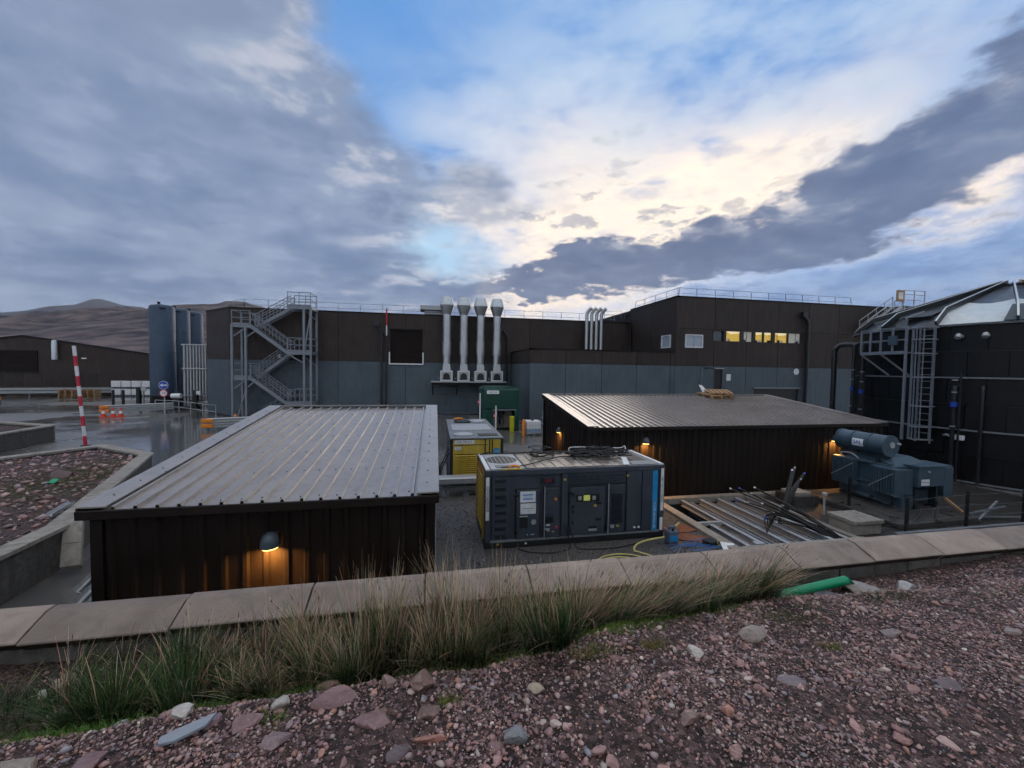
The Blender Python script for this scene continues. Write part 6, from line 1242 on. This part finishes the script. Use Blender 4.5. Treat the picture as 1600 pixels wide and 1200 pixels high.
n4 = 12000; X = nrng.uniform(.08, 7.1, n4); Y = nrng.uniform(6.6, 13.4, n4); sz = np.clip(nrng.lognormal(-4.1, .35, n4), .009, .035)
GP = np.array([(.05, .048, .05), (.09, .087, .088), (.15, .145, .145), (.23, .225, .22), (.12, .10, .095)]); keep = ~((X > 1.1) & (X < 6.0) & (Y > 9.3) & (Y < 11.3)); X, Y, sz = X[keep], Y[keep], sz[keep]
pebbles('grey_gravel', X, Y, np.full(len(X), .006), sz, 'dark grey gravel spread round the grey generator', pal=GP, pw=np.array([.34, .28, .18, .1, .1]))
def rock(x, y, sx, sy, sz_, c, name, label, cat='stone', group=None, rz=None, seed=0, sink=.3, hi=True, z=None):
    rg_ = np.random.default_rng(seed + 100); v = (stone_shape(I3, rg_, cuts=12) if hi else LIB2[seed % 24]) * np.array([sx, sy, sz_]); a = rg_.uniform(0, 6.28) if rz is None else rz; t = rg_.normal(0, .12)
    c_, s_ = math.cos(a), math.sin(a); v = v @ (np.array([[c_, -s_, 0], [s_, c_, 0], [0, 0, 1]]) @ np.array([[1, 0, 0], [0, math.cos(t), -math.sin(t)], [0, math.sin(t), math.cos(t)]])).T
    z0 = (gz(x, y) if z is None else z) + sz_ * sink; me = bpy.data.meshes.new(name); FF = F3 if hi else F2; me.from_pydata([tuple(p) for p in v], [], [tuple(map(int, f_)) for f_ in FF]); me.update()
    cc_ = np.tile(np.array([*c, 1.0]), (len(v), 1)); cc_[:, :3] *= rg_.uniform(.8, 1.2, (len(v), 1)); col_attr(me, cc_)
    o = link(name, me, 'stone', smooth=False); o.location = (x, y, z0)
    if hi: me.polygons.foreach_set('use_smooth', [True] * len(me.polygons)); me.set_sharp_from_angle(angle=R(28))
    tag(o, label, cat, group); return o
PUR, RED, PALE, TAN, GREY, DRK = (.25, .145, .145), (.38, .17, .125), (.55, .50, .45), (.42, .34, .25), (.21, .21, .22), (.11, .09, .1)
BIG = [(-.52, 2.22, .125, .075, .06, PUR, 'largest purple boulder below the tall rushes'), (-.07, 2.22, .075, .07, .075, (.24, .15, .12), 'brown boulder with reddish face below the tallest rushes'),
       (-.8, 2.22, .07, .045, .045, PALE, 'whitish oval stone left of the purple boulder'), (.57, 2.08, .06, .04, .03, TAN, 'tan lichen covered stone alone below the rush clump'),
       (.37, 1.76, .07, .05, .05, GREY, 'dark grey pointed stone at the bottom picture edge'), (-1.78, 2.02, .13, .10, .05, (.30, .25, .2), 'large pale tan slab in the bottom left corner'),
       (-1.5, 2.0, .09, .08, .05, PUR, 'purple flat stone beside the pale slab in the corner'), (-1.26, 2.24, .06, .05, .04, PALE, 'pale rounded stone beside the blue grey slate'),
       (0.0, 1.85, .085, .03, .03, RED, 'long orange red stone among the gravel'), (1.27, 1.72, .075, .045, .03, (.24, .15, .13), 'flat reddish stone in the middle of the gravel'),
       (2.2, 2.32, .12, .07, .06, (.33, .27, .24), 'large pale boulder at the right end of the grass'), (1.65, 2.2, .06, .05, .045, PALE, 'whitish stone on the gravel crest right of the grass'),
       (2.05, 1.9, .09, .07, .025, (.2, .15, .16), 'flat purple grey stone right of the middle gravel'), (4.05, 3.05, .20, .13, .09, (.33, .28, .25), 'broad pale boulder against the wall by the green pipe'),
       (4.62, 3.05, .13, .09, .08, (.52, .52, .52), 'white angular stone against the wall under the coping'), (3.75, 3.12, .11, .09, .05, (.36, .36, .38), 'grey white stone between the green pipe and the wall'),
       (-.9, 2.12, .08, .06, .045, PUR, 'angular purple block left of the whitish oval stone'), (-1.65, 2.42, .06, .05, .045, (.46, .46, .45), 'white angular rock in the bright moss at the left'),
       (-.6, 2.42, .07, .06, .06, (.2, .11, .08), 'rusty brown rock half in the rushes'), (-.25, 2.28, .05, .04, .045, (.26, .16, .14), 'pinkish upright stone right of the purple boulder'),
       (-.02, 2.0, .08, .055, .05, (.24, .15, .13), 'rounded pinkish stone above the orange red stone'), (-.28, 2.02, .10, .06, .03, PUR, 'flat purple slab beside the rounded pinkish stone'),
       (-.15, 1.8, .06, .05, .04, (.13, .09, .1), 'dark purple chunk among the gravel near the bottom'), (-.72, 1.98, .07, .05, .035, (.24, .16, .16), 'mauve stone in the gravel above the bottom edge'),
       (3.0, 1.75, .10, .06, .03, (.17, .13, .145), 'wide flat mauve slab on the right gravel slope'), (3.3, 2.25, .10, .06, .03, (.22, .16, .15), 'flat pinkish slab on the right slope above the mauve one'),
       (4.2, 2.1, .11, .06, .035, (.27, .21, .18), 'long buff slab far up the right gravel slope'), (-2.35, 3.0, .09, .07, .08, (.3, .22, .17), 'tan boulder leaning on the wall at the left'), (-2.2, 2.75, .07, .06, .05, (.3, .21, .19), 'pinkish rock under the tan boulder at the left wall'), (-2.42, 2.95, .035, .03, .05, (.6, .6, .58), 'small white stone beside the tan boulder at the left wall')]
for i, (x, y, a, b, c, cl, lb) in enumerate(BIG): rock(x, y, a, b, c, cl, 'boulder', lb, seed=i, rz=rnd.uniform(-.4, .4))
NG = 250
for i in range(NG):
    for _ in range(50):
        y = .9 + 2.3 * rnd.random() ** .8; x = y * .2 + rnd.uniform(-1, 1) * (1.35 * y + .2) + (.5 if rnd.random() < .4 else 0)
        if not grass_zone(x, y) and y < 3.15: break
    s_ = rnd.choice((rnd.uniform(.014, .022), rnd.uniform(.016, .026), rnd.uniform(.02, .042))); c = PAL[nrng.choice(len(PAL), p=PW)] * rnd.uniform(.85, 1.35)
    rock(x, y, s_ * rnd.uniform(.9, 1.5), s_ * rnd.uniform(.7, 1), s_ * rnd.uniform(.4, .8), tuple(c), 'stone', 'small loose stone lying among the gravel of the foreground bank', group='loose stones on the gravel bank', seed=500 + i, hi=False, sink=.25)
rock(-11.45, 14.9, .36, .24, .2, (.12, .07, .075), 'boulder', 'dark purple boulder on the raised stony bed', seed=77, z=.78, rz=.2)
tag(MB().add([(-11.2, 13.95, .84), (-11.02, 13.95, .82), (-11.02, 14.12, .90), (-11.18, 14.14, .92), (-11.16, 13.98, .79), (-11.05, 13.98, .79), (-11.05, 14.12, .8), (-11.15, 14.12, .8)], [(0, 1, 2, 3), (7, 6, 5, 4), (0, 4, 5, 1), (1, 5, 6, 2), (2, 6, 7, 3), (3, 7, 4, 0)]).build('plastic_scrap', 'green_pipe'), 'scrap of green plastic on the raised stony bed', 'scrap')
# slate shard
sl = [(-1.16 + (x_ + 1.19) * .55, 2.1 + (y_ - 2.1) * .55) for x_, y_ in [(-1.34, 1.98), (-1.23, 2.0), (-1.05, 2.12), (-1.02, 2.24), (-1.10, 2.2), (-1.28, 2.11), (-1.36, 2.04)]]
mbs = MB(); zz = [gz(x, y) + .03 + .10 * (y - 1.98) for x, y in sl]; mbs.add([(x, y, z) for (x, y), z in zip(sl, zz)] + [(x, y, z - .014) for (x, y), z in zip(sl, zz)], [tuple(range(7)), tuple(range(13, 6, -1))] + [(i, i + 7, (i + 1) % 7 + 7, (i + 1) % 7) for i in range(7)])
tag(mbs.build('slate_shard', 'slate', bevel=.002), 'long blue grey slate shard lying on the gravel', 'slate')
# green drain pipe
gp = thing('green_pipe', 'bright green plastic drain pipe lying at the foot of the wall', 'pipe', (3.5, 3.1, 2.3))
MB().tube([(2.95, 3.12, gz(2.95, 3.1) + .03), (3.95, 3.10, 2.385)], .042, 20, cap=False).tube([(2.95, 3.12, gz(2.95, 3.1) + .03), (3.95, 3.10, 2.385)], .038, 20, cap=False).build('pipe', 'green_pipe', gp, smooth=True)
MB().add([(3.94, 3.06, 2.425), (3.955, 3.14, 2.41), (4.16, 3.10, 2.25), (4.12, 3.03, 2.26), (3.935, 3.06, 2.415), (3.95, 3.14, 2.40), (4.15, 3.1, 2.24), (4.11, 3.03, 2.25)], [(0, 1, 2, 3), (7, 6, 5, 4), (0, 4, 5, 1), (1, 5, 6, 2), (2, 6, 7, 3), (3, 7, 4, 0)]).build('split_end', 'green_pipe', gp)
# ---------------------------------------------------------------- rushes and grass
def blades(name, roots, label, cat, matn='blade', nseg=5):
    """roots: list of (x,y,z,height,lean dx,lean dy,width,base colour,tip colour,curl)."""
    V = []; C = []; Fs = []
    for (x, y, z, h, lx, ly, w, cb_, ct, curl) in roots:
        k = len(V); a = rnd.uniform(0, math.pi); wx, wy = math.cos(a) * w, math.sin(a) * w
        for s in range(nseg + 1):
            t = s / nseg; b = t ** 1.7; px_, py_, pz_ = x + lx * b, y + ly * b, z + h * (t - curl * t ** 3); ww = 1 - .85 * t
            V += [(px_ - wx * ww, py_ - wy * ww, pz_), (px_ + wx * ww, py_ + wy * ww, pz_)]
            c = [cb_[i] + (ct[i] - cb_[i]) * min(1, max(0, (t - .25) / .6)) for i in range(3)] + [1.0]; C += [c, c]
        for s in range(nseg): Fs.append((k + 2 * s, k + 2 * s + 1, k + 2 * s + 3, k + 2 * s + 2))
    me = bpy.data.meshes.new(name); me.from_pydata(V, [], Fs); me.update(); col_attr(me, C)
    o = link(name, me, matn, kind='stuff', smooth=False); me.polygons.foreach_set('use_smooth', [True] * len(me.polygons)); return tag(o, label, cat)
jit = lambda c, v=.25: tuple(max(.004, q * rnd.uniform(1 - v, 1 + v)) for q in c)
roots = []
# clumps: (x, y, radius, count, height, lean x, lean y, straw share)
CL = [(-2.65, 2.95, .2, 60, .28, .05, 0, .5), (-2.2, 3.0, .2, 110, .32, .04, 0, .4), (-1.7, 3.0, .2, 260, .4, .05, 0, .35), (-1.3, 3.0, .2, 280, .4, .05, 0, .45), (-1.0, 2.98, .2, 320, .46, .02, 0, .5), (-2.3, 2.75, .14, 30, .3, .03, 0, .3), (-2.05, 2.72, .16, 150, .42, .02, 0, .15), (-1.75, 2.62, .17, 420, .50, .0, -.02, .08), (-1.52, 2.68, .14, 260, .44, .08, 0, .15), (-1.2, 2.74, .2, 260, .36, .12, -.02, .3), (-.98, 2.6, .2, 420, .42, -.08, -.06, .45), (-.75, 2.82, .2, 380, .56, -.04, 0, .6),
      (-.5, 2.62, .18, 430, .54, -.03, -.05, .4), (-.3, 2.80, .2, 480, .74, -.02, 0, .6), (-.06, 2.78, .2, 520, .76, .02, 0, .6), (.14, 2.58, .16, 460, .56, .02, -.04, .4), (.34, 2.82, .2, 480, .68, .03, 0, .65), (.58, 2.76, .18, 440, .62, -.02, -.02, .55),
      (.86, 2.84, .2, 420, .60, .10, 0, .66), (.76, 2.48, .10, 360, .52, -.05, -.03, .3), (1.1, 2.88, .2, 380, .52, .18, 0, .68), (1.4, 2.92, .2, 380, .48, .24, 0, .62), (1.7, 2.94, .2, 360, .48, .28, 0, .6), (2.0, 2.96, .2, 360, .48, .28, 0, .55), (2.3, 2.96, .18, 360, .48, .26, -.02, .55), (2.6, 2.96, .16, 340, .48, .24, -.03, .55), (2.8, 2.95, .10, 200, .40, .26, -.04, .6)]
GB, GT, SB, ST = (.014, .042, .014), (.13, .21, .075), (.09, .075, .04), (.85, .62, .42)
heads = []
for (cx, cy, r_, n_, h, lx, ly, straw) in CL:
    tufts = [(rnd.gauss(cx, r_ * .6), rnd.gauss(cy, r_ * .42), rnd.uniform(.7, 1.15), rnd.gauss(lx * .8, .07), rnd.gauss(ly, .05)) for _ in range(7)]
    for k in range(int(n_ * 2.0)):
        tx, ty, th_, tlx, tly = tufts[k % 7]; a = rnd.uniform(0, 6.283); q = .07 * math.sqrt(rnd.random()); x, y = tx + q * math.cos(a), min(3.2, ty + q * math.sin(a))
        hh_ = h * th_ * rnd.uniform(.5, 1.15) * 1.04; l1, l2 = tlx * rnd.uniform(.5, 1.5) + (x - tx) * 1.3 + rnd.gauss(0, .035), tly + (y - ty) * .8 + rnd.gauss(0, .035)
        dead = rnd.random() < straw * .8; v_ = rnd.choice((.35, .6, .9, 1.0, 1.15))
        kink = rnd.random()
        if kink < .14: l1 += rnd.gauss(0, .2); l2 += rnd.gauss(0, .1); hh_ *= rnd.uniform(.55, .9)
        roots.append((x, y, gz(x, y) - .01, hh_ * (1.06 if dead else .88), l1, l2, rnd.uniform(.0018, .0042), jit(SB if dead else GB), tuple(q2 * v_ for q2 in jit(ST if dead else GT)), rnd.uniform(.3, .8) if kink < .14 else rnd.uniform(0, .22)))
        if dead and rnd.random() < .12: heads.append((x + l1 * .8, y + l2 * .8, gz(x, y) + hh_ * .92, rnd.uniform(.02, .05), l1 * .12, l2 * .12, rnd.uniform(.003, .005), jit((.16, .09, .05)), jit((.26, .16, .09)), 0.0))
    for _ in range(n_ // 7):   # bent dry stems
        a = rnd.uniform(0, 6.283); q = r_ * 1.1; x, y = cx + q * math.cos(a) * rnd.random(), min(3.2, cy + q * math.sin(a) * .7 * rnd.random()); roots.append((x, y, gz(x, y), h * rnd.uniform(.35, .85), rnd.gauss(lx, .22), rnd.gauss(0, .12), .0022, jit((.16, .12, .07)), jit((.50, .37, .22)), rnd.uniform(.2, .6)))
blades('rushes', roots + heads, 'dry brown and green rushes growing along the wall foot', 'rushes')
gr = []
for (cx, cy, rx, ry, n_, c) in [(-2.05, 2.42, .35, .12, 1500, (.10, .17, .03)), (-1.75, 2.35, .3, .08, 900, (.10, .19, .03)), (-1.2, 2.42, .2, .06, 700, (.13, .19, .04)), (-.75, 2.42, .22, .06, 700, (.09, .14, .03)), (.55, 2.5, .25, .08, 900, (.12, .16, .035)), (1.25, 2.58, .3, .08, 1300, (.12, .19, .03)), (1.7, 2.75, .3, .08, 1000, (.11, .16, .035)), (2.2, 2.74, .25, .07, 700, (.12, .15, .04)), (1.0, 2.3, .14, .06, 380, (.17, .17, .04)), (1.4, 2.3, .1, .04, 180, (.18, .17, .04)), (.08, 2.06, .05, .03, 120, (.15, .17, .03)), (-.28, 2.04, .06, .03, 60, (.26, .2, .1)), (2.75, 2.55, .35, .12, 420, (.12, .14, .05)), (3.9, 2.7, .3, .1, 350, (.10, .12, .045)), (2.7, 2.18, .08, .04, 120, (.15, .18, .04)), (-.78, 2.14, .06, .03, 120, (.10, .17, .03)), (-1.55, 2.75, .9, .3, 1600, (.05, .08, .02)), (.6, 2.85, 1.8, .22, 3200, (.05, .075, .02)), (-2.9, 2.7, .5, .3, 1800, (.09, .14, .035)), (-2.0, 2.95, .7, .16, 2600, (.07, .11, .03)), (-2.4, 2.6, .3, .15, 1200, (.10, .15, .035)), (5.2, 2.6, .6, .1, 300, (.10, .12, .05)), (-.05, 2.36, .3, .06, 350, (.10, .12, .04))]:
    for _ in range(n_):
        x, y = rnd.gauss(cx, rx * .6), rnd.gauss(cy, ry * .7)
        if y > 3.2: continue
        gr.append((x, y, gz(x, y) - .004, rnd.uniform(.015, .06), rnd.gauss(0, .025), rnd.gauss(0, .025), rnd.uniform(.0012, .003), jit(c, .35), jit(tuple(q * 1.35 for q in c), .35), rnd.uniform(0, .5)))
for _ in range(5200):
    x = rnd.gauss(-10.9, 1.1); y = rnd.gauss(14.6, 1.6)
    if in_bed(x, y) and y < 18: gr.append((x, y, .76, rnd.uniform(.03, .12), rnd.gauss(0, .08), rnd.gauss(0, .08), .012, jit((.10, .11, .03), .4), jit((.15, .15, .05), .4), .3))
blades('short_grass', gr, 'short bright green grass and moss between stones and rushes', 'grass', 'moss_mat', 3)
# ================================================================ AIR
hz = bpy.data.materials.new('haze_air'); hz.use_nodes = True; ht = hz.node_tree; ht.nodes.clear()
pv_ = ht.nodes.new('ShaderNodeVolumePrincipled'); pv_.inputs['Color'].default_value = (.82, .88, 1.0, 1); pv_.inputs['Density'].default_value = .00009; pv_.inputs['Anisotropy'].default_value = .2
ho = ht.nodes.new('ShaderNodeOutputMaterial'); ht.links.new(pv_.outputs[0], ho.inputs['Volume']); MATS['haze_air'] = hz
hb = MB().box(-4600, 4600, -300, 4600, -6, 480).build('haze', 'haze_air', kind='stuff'); hb['label'] = 'thin bluish damp air over the whole valley'; hb['category'] = 'haze'
